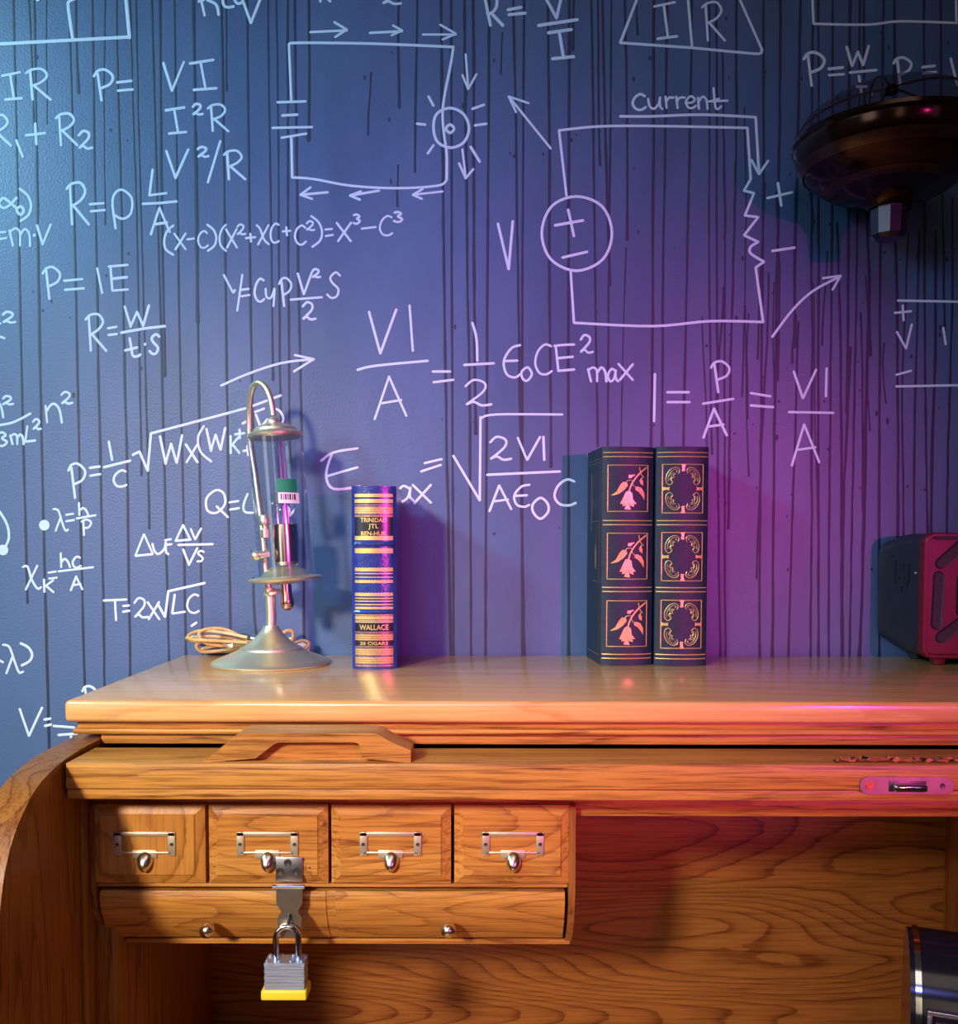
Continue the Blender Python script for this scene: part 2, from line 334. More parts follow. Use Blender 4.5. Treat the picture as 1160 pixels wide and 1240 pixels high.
# ------------------------------------------------------------------ writing on the wall
def wm(u, v, h): return Vector((u, YW - 0.0002 - h, v))
def px2(x, v):
    q = P(x, v, YW); return (q.x, q.z)
G = {
 'R': ['l', (.16, .06), (.25, 1), 's', (0, .14), (.22, .02), (.62, .0), (.84, .2), (.62, .42), (.22, .56), 'l', (.3, .53), (1, 1)],
 'P': ['l', (.2, .1), (.4, 1), 's', (0, .2), (.2, .03), (.6, 0), (1, .2), (.85, .46), (.35, .6)],
 'I': ['l', (0, .12), (.9, 0), 'l', (.42, .08), (.6, .95), 'l', (.15, 1), (1, .94)],
 'V': ['l', (0, .05), (.42, 1), 'l', (.42, 1), (1, 0)],
 'E': ['s', (0, .06), (.5, .02), (1, 0), 'l', (.08, .05), (.2, .97), 'l', (.12, .52), (.95, .45), 'l', (.2, .98), (1, .92)],
 'A': ['l', (0, 1), (.45, 0), 'l', (.45, 0), (1, .92), 'l', (.22, .62), (.85, .55)],
 'L': ['l', (.2, 0), (0, .95), 'l', (0, .95), (1, .88)],
 'C': ['s', (.95, .06), (.6, 0), (.2, .25), (.05, .65), (.3, .96), (.7, 1), (1, .9)],
 'c': ['s', (.9, .12), (.6, 0), (.2, .2), (.02, .6), (.25, .95), (.65, 1), (1, .85)],
 'W': ['l', (0, .05), (.25, 1), 'l', (.25, 1), (.5, .3), 'l', (.5, .3), (.75, .95), 'l', (.75, .95), (1, 0)],
 'T': ['l', (0, .05), (1, 0), 'l', (.5, .04), (.55, 1)],
 'Y': ['l', (0, 0), (.5, .5), 'l', (1, 0), (.72, 1), 'l', (.5, .5), (.6, .42)],
 'y': ['s', (0, 0), (.1, .45), (.5, .5), (.85, 0), 'l', (.9, 0), (.75, 1)],
 'S': ['s', (1, .12), (.65, 0), (.25, .2), (.45, .42), (.85, .65), (.75, .93), (.35, 1), (0, .85)],
 'x': ['l', (0, 0), (1, 1), 'l', (1, .0), (.1, 1)],
 'X': ['s', (0, 0), (.3, .2), (.6, .75), (1, 1), 'l', (.95, 0), (.1, 1)],
 '2': ['s', (.05, .25), (.35, 0), (.75, .12), (.7, .45), (.1, .95), 's', (.1, .95), (.35, .85), (.65, 1), (1, .95)],
 '3': ['s', (.05, .05), (.5, 0), (.8, .2), (.45, .42), (.9, .7), (.5, 1), (0, .9)],
 '+': ['l', (0, .55), (1, .45), 'l', (.48, 0), (.55, 1)],
 '=': ['l', (0, .15), (.92, 0), 'l', (.05, 1), (1, .85)],
 '-': ['l', (0, .6), (1, .4)],
 '(': ['s', (1, 0), (.3, .2), (.02, .5), (.2, .8), (1, 1)],
 ')': ['s', (0, 0), (.7, .2), (1, .5), (.8, .8), (.1, 1)],
 '0': ['sc', (.5, 0), (.05, .35), (.15, .85), (.6, 1), (.98, .55), (.8, .1)],
 'm': ['l', (.05, .1), (.2, 1), 's', (.05, .2), (.3, 0), (.5, .2), (.52, 1), 's', (.52, .4), (.75, .02), (.95, .3), (1, 1)],
 'n': ['l', (.1, .1), (.2, 1), 's', (.15, .4), (.5, 0), (.85, .25), (1, 1)],
 'a': ['s', (.75, .15), (.35, 0), (.0, .5), (.25, 1), (.65, .75), (.8, .1), 's', (.78, .2), (.78, .7), (1, 1)],
 't': ['s', (.3, 0), (.4, .55), (.5, .95), (.75, 1), (1, .88), 'l', (0, .65), (.8, .5)],
 'u': ['s', (.0, .2), (.12, .8), (.4, 1), (.75, .6), (.85, .1), 's', (.82, .3), (.85, .85), (1, 1)],
 'r': ['l', (.1, 0), (.2, 1), 's', (.15, .45), (.45, .1), (1, .1)],
 'e': ['s', (0, .55), (.6, .5), (.85, .2), (.45, 0), (.05, .4), (.2, .9), (.6, 1), (1, .8)],
 'h': ['l', (.15, 0), (.2, 1), 's', (.18, .65), (.5, .42), (.8, .6), (1, 1)],
 'p': ['l', (.15, .05), (.25, 1), 's', (.0, .15), (.5, 0), (.95, .2), (.7, .5), (.25, .55)],
 's': ['s', (1, .1), (.5, 0), (.15, .25), (.8, .65), (.6, .95), (0, 1)],
 'K': ['l', (.1, .0), (.15, 1), 'l', (.95, .05), (.15, .6), 'l', (.3, .5), (1, 1)],
 'Q': ['sc', (.45, 0), (.05, .3), (.1, .75), (.5, .85), (.88, .5), (.8, .1), 'l', (.5, .6), (1, 1)],
 'O': ['sc', (.5, 0), (.03, .3), (.03, .7), (.5, 1), (.97, .7), (.97, .3)],
 'D': ['l', (.5, 0), (0, 1), 'l', (0, 1), (1, .92), 'l', (1, .92), (.5, 0)],
 'l': ['s', (.05, .02), (.35, .1), (.6, .6), (.8, .97), (1, .95), 'l', (.5, .42), (.2, 1)],
 'k': ['s', (0, .05), (.25, .05), (.5, .6), (.8, .95), (1, .9), 'l', (.8, .0), (.15, 1)],
 'o': ['s', (.15, 1), (.0, .25), (.4, 0), (.95, .2), (.9, .6), (.5, .75), (.08, .65)],
 'f': ['s', (1, .0), (.5, .1), (.1, .5), (.25, .9), (.7, 1), (1, .9), 'l', (.1, .5), (.85, .48)],
 'g': ['s', (1, .05), (.65, .7), (.3, 1), (.05, .6), (.3, .1), (.65, .5), (1, 1)],
}
def parse(st):
    out = []; cur = None; fl_ = None
    for e in st:
        if isinstance(e, str): cur = []; out.append((e, cur))
        else: cur.append(e)
    return out
def stroke(bm, flag, pts, w=3.1):
    if flag == 's': pts = catmull(pts, 5)
    elif flag == 'sc': pts = catmull(pts, 5, True); pts.append(pts[0]); pts.append(pts[1])
    q = [px2(*p) for p in pts]
    hw = w * 0.5 * YW / F * random.uniform(0.92, 1.08)
    if flag == 'l' and len(q) > 2:
        for a, b in zip(q, q[1:]): bm_ribbon(bm, [a, b], hw, wm, 0.0005)
    else: bm_ribbon(bm, q, hw, wm, 0.0005)
def writing(name, items, w=3.1, label=None):
    """items: (glyph, x0, v0, x1, v1) boxes or ('l'/'s'/'sc', points...) free strokes"""
    bm = bmesh.new()
    for it in items:
        if it[0] in ('l', 's', 'sc') and isinstance(it[1], tuple): stroke(bm, it[0], list(it[1:]), w); continue
        if it[0] == 'dot':
            _, x, v, r = it; c = px2(x, v); rr = r * YW / F
            bm_poly(bm, [(c[0] + rr * math.cos(a * math.pi / 7), c[1] + rr * math.sin(a * math.pi / 7)) for a in range(14)], wm, 0.0005); continue
        g, x0, v0, x1, v1 = it
        for fl_, pts in parse(G[g]):
            stroke(bm, fl_, [(x0 + (x1 - x0) * p[0] + random.uniform(-.3, .3), v0 + (v1 - v0) * p[1] + random.uniform(-.3, .3)) for p in pts], w)
    o = obj(name, bm, M['ink'], wall)
    if label: o['label'] = label
    return o
wr = 'handwritten_formula'; dr = 'circuit_drawing'; ar = 'arrow_drawing'
writing(dr, [('l', (-30, 55), (157, 45)), ('s', (92, -2), (84, 2), (83, 10), (88, 46)), ('l', (151, -20), (157, 46)), ('dot', 46, -1, 3)], 4.0)
writing(wr, [('I', 3, 88, 27, 121), ('R', 32, 84, 62, 121)])
writing(wr, [('P', 114, 85, 137, 122), ('=', 142, 98, 161, 110)])
writing(wr, [('V', 198, 75, 223, 110), ('I', 230, 73, 262, 109), ('I', 201, 130, 226, 162), ('2', 233, 126, 246, 139), ('R', 252, 127, 277, 159),
             ('V', 202, 181, 228, 216), ('2', 239, 178, 253, 190), ('l', (267, 171), (252, 221)), ('R', 271, 183, 297, 217)])
writing(wr, [('R', -12, 140, 14, 177), ('l', (20, 170), (28, 190)), ('+', 32, 150, 55, 175), ('R', 68, 138, 94, 176), ('2', 95, 159, 112, 180)])
writing(wr, [('g', -2, 239, 20, 252), ('O', 21, 250, 29, 260), (')', 24, 229, 38, 268), ('=', -4, 281, 8, 290), ('m', 11, 277, 37, 298), ('dot', 42, 285, 2), ('V', 45, 272, 62, 296)])
writing(wr, [('R', 81, 222, 108, 272), ('=', 109, 246, 127, 256), ('o', 137, 230, 161, 277), ('L', 181, 206, 202, 238), ('l', (173, 247), (195, 246), (214, 244)), ('A', 183, 252, 206, 284)])
writing(wr, [('(', 199, 273, 210, 309), ('x', 211, 283, 225, 302), ('l', (227, 290), (235, 289)), ('c', 240, 280, 252, 300), (')', 251, 272, 262, 304),
             ('(', 266, 272, 274, 304), ('x', 274, 278, 287, 300), ('2', 287, 272, 297, 284), ('+', 298, 283, 309, 293), ('X', 311, 273, 326, 296), ('C', 327, 271, 338, 294),
             ('+', 342, 275, 352, 285), ('c', 357, 273, 371, 296), ('2', 371, 268, 381, 279), (')', 377, 262, 390, 299), ('=', 394, 277, 403, 286), ('x', 408, 270, 425, 292),
             ('3', 428, 260, 437, 271), ('l', (438, 277), (455, 275)), ('C', 459, 262, 475, 285), ('3', 477, 257, 488, 269)], 2.6)
writing(wr, [('P', 52, 324, 73, 362), ('=', 78, 338, 102, 351), ('l', (118, 325), (124, 355)), ('E', 132, 321, 155, 353)])
writing(wr, [('Y', 271, 333, 294, 376), ('=', 292, 350, 302, 359), ('C', 308, 338, 320, 365), ('y', 322, 350, 334, 371), ('P', 338, 337, 353, 371), ('V', 361, 330, 378, 356),
             ('2', 378, 326, 388, 336), ('l', (352, 363), (390, 360)), ('2', 366, 366, 382, 387), ('S', 396, 330, 412, 361)], 2.7)
writing(wr, [('R', 104, 381, 129, 425), ('=', 131, 396, 142, 406), ('W', 151, 370, 181, 396), ('l', (147, 403), (175, 398), (200, 395)), ('t', 152, 410, 170, 432), ('dot', 176, 417, 1.8), ('S', 181, 405, 193, 429)])
writing(wr, [('2', 3, 378, 19, 391), ('l', (-4, 391), (1, 392)), ('s', (-6, 410), (0, 408), (6, 410))])
writing(wr, [('n', -14, 487, 4, 506), ('2', 3, 480, 16, 490), ('s', (-10, 516), (15, 512), (37, 501)), ('3', -3, 524, 10, 540), ('m', 12, 526, 29, 538), ('L', 31, 516, 43, 536), ('2', 40, 508, 50, 520),
             ('n', 53, 489, 75, 512), ('2', 74, 475, 88, 489)], 2.8)
writing(ar, [('s', (268, 467), (300, 453), (340, 440), (379, 435)), ('l', (357, 430), (380, 435), (356, 450))], 2.7)
writing(wr, [('P', 83, 562, 103, 603), ('=', 109, 565, 122, 576), ('l', (132, 535), (136, 557)), ('l', (126, 566), (158, 558)), ('C', 137, 570, 153, 589),
             ('l', (161, 551), (169, 547), (179, 570), (183, 525), (240, 510)), ('l', (240, 510), (300, 494), (340, 479)), ('W', 194, 527, 221, 562), ('x', 225, 538, 239, 560),
             ('s', (247, 516), (240, 530), (243, 547), (256, 559)), ('W', 250, 518, 273, 546), ('K', 278, 528, 290, 549), ('+', 285, 520, 296, 531), ('l', (294, 513), (301, 509)), ('l', (309, 499), (320, 495)),
             ('l', (310, 502), (316, 518), (324, 508)), ('s', (331, 495), (338, 497), (343, 505), (342, 512), (337, 517)), ('+', 295, 540, 305, 551)], 3.0)
writing(wr, [('Q', 249, 594, 276, 626), ('=', 278, 607, 290, 617), ('s', (300, 598), (295, 612), (297, 620), (307, 621))], 2.7)
writing(wr, [('dot', 54, 636, 6.5), ('l', 64, 616, 83, 643), ('=', 80, 622, 90, 631), ('h', 94, 609, 107, 624), ('l', (93, 628), (116, 624)), ('p', 99, 629, 111, 648)], 2.7)
writing(dr, [('s', (-8, 612), (0, 620), (9, 636), (11, 651), (7, 662)), ('dot', 4, 666, 6.5), ('s', (-8, 672), (-4, 671), (0, 670))], 3)
writing(wr, [('k', 28, 685, 50, 714), ('K', 52, 702, 65, 717), ('=', 59, 692, 69, 701), ('h', 72, 670, 85, 687), ('c', 88, 674, 98, 687), ('l', (71, 692), (113, 687)), ('A', 86, 698, 100, 715)], 2.7)
writing(wr, [('D', 164, 647, 185, 673), ('u', 185, 655, 204, 671), ('=', 200, 653, 208, 660), ('D', 213, 636, 231, 655), ('V', 231, 640, 244, 653), ('l', (216, 660), (258, 659)), ('V', 222, 664, 239, 684), ('s', 239, 667, 247, 680)], 2.7)
writing(wr, [('T', 126, 726, 153, 751), ('=', 149, 733, 157, 741), ('2', 162, 724, 179, 748), ('x', 179, 729, 193, 750), ('l', (191, 731), (200, 747), (204, 716), (248, 706)), ('L', 209, 720, 224, 744), ('C', 226, 720, 241, 742), ('l', (232, 758), (238, 754))], 2.8)
writing(wr, [('l', (-6, 797), (4, 802)), ('l', 3, 780, 28, 815), (')', 25, 779, 39, 806)], 3)
writing(wr, [('V', 24, 857, 51, 891), ('=', 54, 870, 62, 879), ('l', (65, 879), (90, 881)), ('l', (71, 890), (98, 888)), ('l', (86, 890), (87, 905)), ('P', 100, 831, 116, 860)], 3)
writing(wr, [('l', (241, 2), (247, 0)), ('l', (243, -4), (248, 19)), ('s', (251, 0), (262, 6), (265, 18)), ('s', (269, -6), (271, 6), (276, 9), (283, 8)), ('s', (283, -3), (287, 4), (293, 3), (295, -4)), ('l', (295, 3), (304, 28), (315, 0), (322, -14))], 3.2)
writing(wr, [('R', 384, -22, 400, 2), ('2', 462, -16, 486, 5)], 3)
writing(dr, [('l', (353, 124), (350, 54)), ('s', (350, 54), (362, 52), (450, 53), (548, 57)), ('s', (549, 57), (546, 77), (538, 118), (536, 140), (538, 165), (541, 187), (541, 218)),
             ('s', (541, 218), (530, 225), (480, 228), (425, 225), (380, 217), (354, 215)), ('l', (354, 215), (353, 167)), ('l', (336, 124), (370, 123)), ('l', (342, 140), (360, 139)), ('l', (330, 155), (378, 154)), ('l', (341, 167), (371, 162)),
             ('sc', (545, 131), (529, 138), (525, 155), (530, 172), (546, 179), (562, 172), (568, 155), (561, 138)), ('sc', (545, 151), (540, 156), (545, 161), (550, 156)),
             ('l', (519, 117), (525, 128)), ('l', (505, 150), (515, 151)), ('l', (525, 176), (518, 186)), ('l', (572, 132), (586, 127)), ('l', (575, 152), (589, 150)), ('l', (570, 178), (581, 196))], 3.1,
        'closed circuit with a battery and a shining bulb')
for a in ([('l', (376, 39), (420, 37)), ('l', (405, 27), (420, 36), (406, 45))], [('l', (448, 40), (487, 38)), ('l', (476, 31), (487, 37), (474, 43))], [('l', (512, 42), (552, 42)), ('l', (533, 30), (552, 41), (536, 48))],
          [('l', (564, 66), (567, 107)), ('l', (560, 91), (567, 108), (577, 90))], [('l', (560, 181), (564, 215)), ('l', (556, 198), (564, 216), (573, 205))],
          [('l', (397, 233), (364, 236)), ('l', (376, 227), (364, 236), (378, 241))], [('l', (459, 231), (424, 237)), ('l', (437, 232), (424, 237), (436, 242))], [('l', (536, 232), (500, 236)), ('l', (512, 229), (500, 236), (511, 241))],
          [('l', (667, 180), (617, 118)), ('l', (640, 125), (616, 117), (625, 136))], [('s', (935, 408), (960, 375), (985, 352), (1017, 335)), ('l', (996, 337), (1018, 334), (1008, 351))]):
    writing(ar, a, 2.8)
writing(wr, [('l', (586, -8), (594, 31)), ('s', (602, -4), (601, 9), (595, 16), (590, 16)), ('l', (595, 16), (609, 31)), ('l', (615, 12), (631, 9)), ('l', (616, 18), (636, 16)), ('l', (662, 0), (674, 22), (679, 0)), ('l', (656, -12), (662, 0)), ('l', (679, 0), (681, -12)),
             ('l', (652, 31), (699, 24)), ('I', 664, 36, 695, 71)], 3.6)
writing('triangle_drawing', [('l', (777, -16), (771, 0), (751, 52), (838, 58)), ('s', (838, 58), (900, 64), (920, 65), (922, 60)), ('l', (923, 61), (896, 0), (889, -16)), ('l', (832, -14), (838, 57)), ('I', 792, 3, 820, 47), ('R', 850, 3, 878, 49)], 3.0)
writing(dr, [('l', (983, -20), (985, 29)), ('s', (985, 29), (1050, 30), (1090, 26), (1159, 28)), ('l', (1158, 28), (1157, -20))], 3.0)
writing(wr, [('P', 973, 64, 998, 104), ('=', 1003, 82, 1022, 91), ('W', 1025, 56, 1052, 80), ('l', (1029, 88), (1061, 85)), ('l', (1040, 92), (1041, 99)), ('l', (1037, 105), (1049, 105)), ('l', (1042, 105), (1043, 114)), ('dot', 1055, 114, 1.6),
             ('P', 1082, 70, 1103, 104), ('=', 1117, 80, 1133, 89), ('l', (1151, 71), (1159, 103)), ('l', (1168, 71), (1172, 100))], 3.3)
writing(wr, [('c', 766, 114, 782, 133), ('u', 785, 117, 802, 132), ('r', 805, 117, 816, 131), ('r', 818, 117, 829, 131), ('e', 830, 117, 843, 131), ('n', 844, 117, 857, 132), ('t', 860, 107, 873, 132), ('l', (858, 123), (881, 122))], 2.8)
writing(dr, [('s', (751, 141), (790, 141), (850, 139), (914, 142)), ('l', (915, 142), (919, 210)), ('l', (910, 194), (919, 211), (930, 195)),
             ('l', (686, 237), (680, 185), (677, 158)), ('s', (677, 158), (730, 153), (810, 153), (905, 155)), ('l', (905, 155), (909, 217), (901, 231), (913, 234), (902, 261), (918, 263), (901, 285), (918, 293)),
             ('s', (918, 293), (909, 299), (909, 307), (925, 317)), ('l', (925, 317), (915, 324), (924, 390)), ('s', (924, 390), (860, 389), (790, 395), (695, 391)), ('l', (695, 391), (691, 328)),
             ('sc', (698, 238), (668, 250), (656, 282), (667, 314), (698, 328), (730, 314), (741, 282), (729, 250)), ('l', (672, 273), (706, 267)), ('l', (688, 254), (695, 286)), ('l', (681, 312), (711, 305)),
             ('l', (603, 271), (616, 326), (621, 268)), ('l', (929, 240), (959, 233)), ('l', (942, 222), (946, 249)), ('l', (935, 304), (962, 300))], 3.2, 'circuit loop with a round voltage source and a zigzag resistor')
writing(dr, [('l', (1087, 364), (1240, 367)), ('l', (1083, 379), (1103, 377)), ('l', (1093, 370), (1094, 388)), ('l', (1086, 402), (1097, 422), (1104, 393)), ('l', (1142, 397), (1145, 417)), ('l', (1085, 454), (1103, 449)), ('l', (1085, 468), (1240, 465))], 2.8)
writing(wr, [('V', 447, 375, 480, 428), ('l', (496, 370), (500, 425)), ('s', (433, 448), (455, 443), (518, 437)), ('A', 454, 456, 492, 508), ('l', (524, 450), (545, 450)), ('l', (525, 463), (549, 460)),
             ('s', (572, 391), (577, 410), (578, 437)), ('l', (562, 442), (598, 440)), ('2', 562, 460, 595, 491), ('f', 608, 418, 630, 457), ('0', 631, 445, 644, 461), ('C', 647, 417, 668, 453), ('E', 671, 417, 695, 450), ('2', 702, 406, 718, 427),
             ('m', 711, 445, 734, 462), ('a', 736, 447, 748, 462), ('x', 749, 441, 766, 460)], 2.9)
writing(wr, [('s', (389, 558), (404, 548), (433, 543)), ('s', (402, 549), (395, 575), (404, 592), (436, 589)), ('l', (395, 577), (433, 566)), ('m', 438, 590, 474, 612), ('a', 481, 589, 501, 607), ('x', 500, 587, 522, 609), ('l', (514, 561), (535, 556)), ('l', (510, 571), (534, 563)),
             ('l', (549, 552), (581, 606), (582, 505)), ('s', (582, 507), (600, 502), (681, 502)), ('2', 592, 529, 619, 557), ('V', 627, 529, 654, 557), ('l', (658, 529), (659, 557)), ('l', (590, 575), (678, 571)),
             ('A', 593, 588, 619, 619), ('f', 621, 587, 641, 614), ('O', 645, 603, 664, 628), ('C', 670, 581, 697, 612)], 2.9)
writing(wr, [('l', (793, 453), (792, 510)), ('l', (808, 475), (834, 475)), ('l', (808, 487), (835, 487)), ('P', 861, 438, 883, 475), ('l', (851, 489), (888, 483)), ('A', 852, 495, 880, 530),
             ('l', (909, 476), (933, 480)), ('l', (909, 491), (936, 493)), ('V', 961, 448, 988, 482), ('l', (1001, 446), (1000, 480)), ('l', (955, 499), (1009, 500)), ('A', 959, 514, 992, 564)], 3.0)

# dark paint drips running down the wall
drips = [(14, 34, -40, 730, 2.6), (33, 41, -40, 150, 2.2), (40, 60, -40, 960, 3.0), (57, 56, -40, 150, 1.6), (82, 104, -40, 860, 2.6), (91, 94, -40, 112, 3.2), (112, 126, -40, 880, 2.8),
         (126, 127, -40, 272, 2.0), (141, 158, -40, 850, 2.8), (157, 172, -40, 575, 2.2), (164, 180, -40, 640, 2.2), (183, 205, -40, 810, 2.6), (193, 199, -40, 455, 3.2), (210, 225, -40, 800, 2.6),
         (233, 240, -40, 390, 3.4), (236, 246, 160, 800, 2.6), (267, 280, -40, 800, 2.8), (272, 275, -40, 110, 2.0), (298, 306, -40, 520, 2.8), (306, 312, 700, 800, 2.6), (324, 330, -40, 460, 2.4), (333, 341, -40, 520, 2.4), (348, 350, -40, 560, 2.8),
         (357, 368, -40, 800, 3.0), (374, 374, -40, 170, 3.2), (449, 446, 88, 163, 2.0), (481, 482, 200, 250, 2.0), (484, 482, -40, 130, 2.6), (504, 503, -40, 208, 2.6),
         (532, 546, -40, 800, 3.2), (546, 549, -40, 800, 2.8), (563, 570, -40, 800, 3.0), (572, 576, -40, 525, 3.2), (592, 588, -40, 800, 3.0), (609, 606, 40, 90, 1.8), (620, 636, -40, 800, 2.8), (634, 632, -40, 800, 2.8),
         (662, 668, -40, 565, 3.0), (689, 688, -40, 800, 3.2), (697, 693, -40, 60, 3.2), (715, 724, -40, 540, 2.8), (722, 727, -40, 200, 2.4), (728, 738, -40, 345, 3.0), (740, 736, -40, 540, 2.4), (757, 759, -40, 290, 2.6), (758, 751, 300, 540, 1.6), (771, 772, -40, 42, 2.0),
         (793, 788, -40, 540, 3.2), (807, 802, -40, 540, 2.8), (838, 828, -40, 540, 2.8), (857, 862, -40, 550, 2.2), (866, 872, -40, 800, 2.6), (874, 880, 60, 800, 2.2), (891, 884, -40, 640, 2.8), (902, 900, 130, 480, 1.8),
         (924, 921, -40, 800, 2.8), (930, 917, 330, 700, 2.0), (944, 936, -40, 800, 3.0), (968, 963, -40, 420, 3.4), (966, 955, 390, 800, 2.4), (986, 980, -40, 800, 2.6), (990, 992, -40, 800, 2.8), (1008, 1004, -40, 800, 2.6), (1013, 1022, 270, 800, 2.8), (1030, 1025, -40, 500, 3.2),
         (1028, 1018, 420, 800, 2.6), (1041, 1030, -40, 800, 2.4), (1046, 1052, -40, 430, 3.0), (1052, 1040, 400, 800, 3.4), (1069, 1064, -40, 800, 3.0), (1084, 1086, -40, 660, 3.2), (1098, 1092, 280, 660, 2.2), (1112, 1106, 280, 660, 2.6), (1118, 1122, -40, 660, 2.6),
         (1133, 1128, 280, 660, 3.2), (1140, 1142, -40, 400, 2.6), (1152, 1148, 240, 660, 2.6), (1168, 1165, -40, 660, 2.6), (1190, 1186, -40, 700, 3), (1230, 1226, -40, 700, 3), (-25, -12, -40, 900, 3), (-60, -48, -40, 900, 3)]
for k in range(16):
    x = random.uniform(850, 1156); v0 = random.uniform(190, 420); drips.append((x, x + random.uniform(-8, 8), v0, v0 + random.uniform(50, 260), random.uniform(1.2, 2.4)))
bm = bmesh.new()
for (x0, x1, v0, v1, w) in drips:
    n = max(3, int((v1 - v0) / 22)); ph = random.uniform(0, 9); amp = random.uniform(0.5, 1.6) if x0 < 850 else random.uniform(1.0, 2.6); wob = 0
    pts = []; hw = []
    for i in range(n + 1):
        t = i / n; wob = wob * 0.7 + random.uniform(-1, 1) * amp * 0.6
        x = x0 + (x1 - x0) * t + amp * 0.7 * math.sin(t * 5 + ph) + wob * 0.4
        pts.append(px2(x, v0 + (v1 - v0) * t)); hw.append(0.57 * w * YW / F * random.uniform(0.8, 1.15))
    hw[-1] *= 1.3
    bm_ribbon(bm, pts, hw, lambda u, v, h: Vector((u, YW - 0.00005 - h, v)), 0.0003)
o = obj('paint_drips', bm, M['drip'], wall); o['kind'] = 'stuff'; o['label'] = 'thin dark drips of paint'
bm = bmesh.new()
for k in range(150):
    x = random.choice([random.uniform(0, 760), random.uniform(760, 1160), random.uniform(860, 1160)]); v = random.uniform(10, 700)
    c = px2(x, v); r = random.uniform(0.7, 1.9) * YW / F; e = random.uniform(0.8, 2.4)
    bm_poly(bm, [(c[0] + r * math.cos(a * math.pi / 4), c[1] + r * e * math.sin(a * math.pi / 4)) for a in range(8)], wm, 0.00012)
o = obj('paint_flecks', bm, M['drip'], wall); o['kind'] = 'stuff'

# ------------------------------------------------------------------ the roll-top desk
ZT = 1.2
XL, XI = -0.360, -0.335           # outer and inner face of the left side
XR = 1.082; XRI = 1.055
desk = thing('roll_top_desk', 'oak roll-top desk with its tambour rolled up against the blue wall', 'desk', (0.36, 0.80, 0))
z0 = Z(876, 0.819)
box('top_board', M['oak_top'], desk, XL - 0.001, XR, 0.819, 1.147, z0, ZT, 0.004, 3)
box('cornice_molding', M['oak_rail'], desk, XL + 0.006, XR - 0.006, 0.829, 1.145, Z(883, 0.829), z0, 0.001)
bm = bmesh.new(); zc = Z(886.5, 0.826)
bm_box(bm, XL + 0.003, XR - 0.003, 0.825, 1.145, zc - 0.0026, zc + 0.0026, 0.0022, 3); obj('cornice_bead', bm, M['oak_rail'], desk)
box('fascia_rail', M['oak_rail'], desk, XI, XRI, 0.833, 0.85, Z(901.5, 0.833), zc - 0.002, 0.001)
# sides with the S-curve
side = [(1.145, .162), (.92, .163), (.89, .170), (.848, .1752), (.79, .1757), (.75, .1785), (.714, .1865), (.690, .200), (.673, .216), (.660, .238), (.650, .275), (.640, .33), (.620, .385), (.590, .425), (.55, .452), (.46, .480), (.40, .589), (1.145, .589)]
def side_panel(x0, x1):
    top = catmull(side[1:17], 4); pr = [side[0]] + top + [side[17]]
    bm = bmesh.new(); bm_prism(bm, [(y, CAMZ - d) for y, d in pr], 'X', x0, x1, tri=False)
    es = [e for e in bm.edges if any(len(f.verts) > 4 for f in e.link_faces) and all(v.co.z > CAMZ - .44 for v in e.verts)]
    bmesh.ops.bevel(bm, geom=es, offset=0.003, segments=2, affect='EDGES', profile=0.5)
    bmesh.ops.triangulate(bm, faces=[f for f in bm.faces if len(f.verts) > 4])
    return obj('side_panel', bm, M['oak_up'], desk)
side_panel(XL - 0.002, XI); side_panel(XRI, XR + 0.002)
# tambour: slats rolled back under the top, just behind the lift rail
for k in range(5):
    y = 0.822 + k * 0.021; z = CAMZ - 0.199
    bm = bmesh.new(); bm_prism(bm, [(y, z), (y + 0.019, z), (y + 0.0175, z + 0.009), (y + 0.0095, z + 0.012), (y + 0.0015, z + 0.009)], 'X', XI + 0.004, XRI - 0.004)
    obj('tambour_slat', bm, M['oak_shade'], desk, origin=(0.36, y, z))
# lift rail
YF = 0.757
zr1 = Z(925, YF); zr0 = Z(956.5, YF); zr00 = Z(970, YF)
lr = box('lift_rail', M['oak_rail'], desk, XI + 0.0015, XRI - 0.0015, YF, 0.815, zr0, zr1, 0.0015)
box('lift_rail_lip', M['oak_rail'], desk, XI + 0.0015, XRI - 0.0015, YF + 0.0025, 0.80, zr00, zr0 - 0.0006, 0.001)
# handle: trapezoid block with a finger scoop
def handle_at(xc):
    pts = [(245, 918), (258, 913), (270, 905), (280, 895), (286, 890.5), (293, 888.5), (452, 888.5), (459, 890), (466, 895), (480, 902), (493, 907), (497, 909), (497, 918)]
    Yh = YF + 0.004
    q = [(X(x, Yh, v), Z(v, Yh)) for x, v in pts]
    zb = zr1 - 0.0003
    q[0] = (q[0][0], zb); q[-1] = (q[-1][0], zb)
    sh = xc - 0.5 * (q[0][0] + q[-1][0])
    notch = [(X(x, Yh, v) + sh, max(Z(v, Yh), zb)) for x, v in [(438, 919), (434, 901), (428, 899.5), (338, 899.5), (331, 902), (309, 919)]]
    q = [(a + sh, b) for a, b in q]
    bm = bmesh.new()
    bm_prism(bm, q + notch, 'Y', Yh, Yh + 0.010)
    h_ = obj('rail_handle', bm, M['oak_rail'], desk, angle=25)
    bm = bmesh.new(); bm_prism(bm, q, 'Y', Yh + 0.0101, Yh + 0.034); obj('grip_back', bm, M['oak_rail'], h_, origin=WORLD[desk.name], angle=25)
    return h_
xh = 0.5 * (X(245, YF + .004) + X(497, YF + .004))
handle_at(xh); handle_at(0.72 - xh)
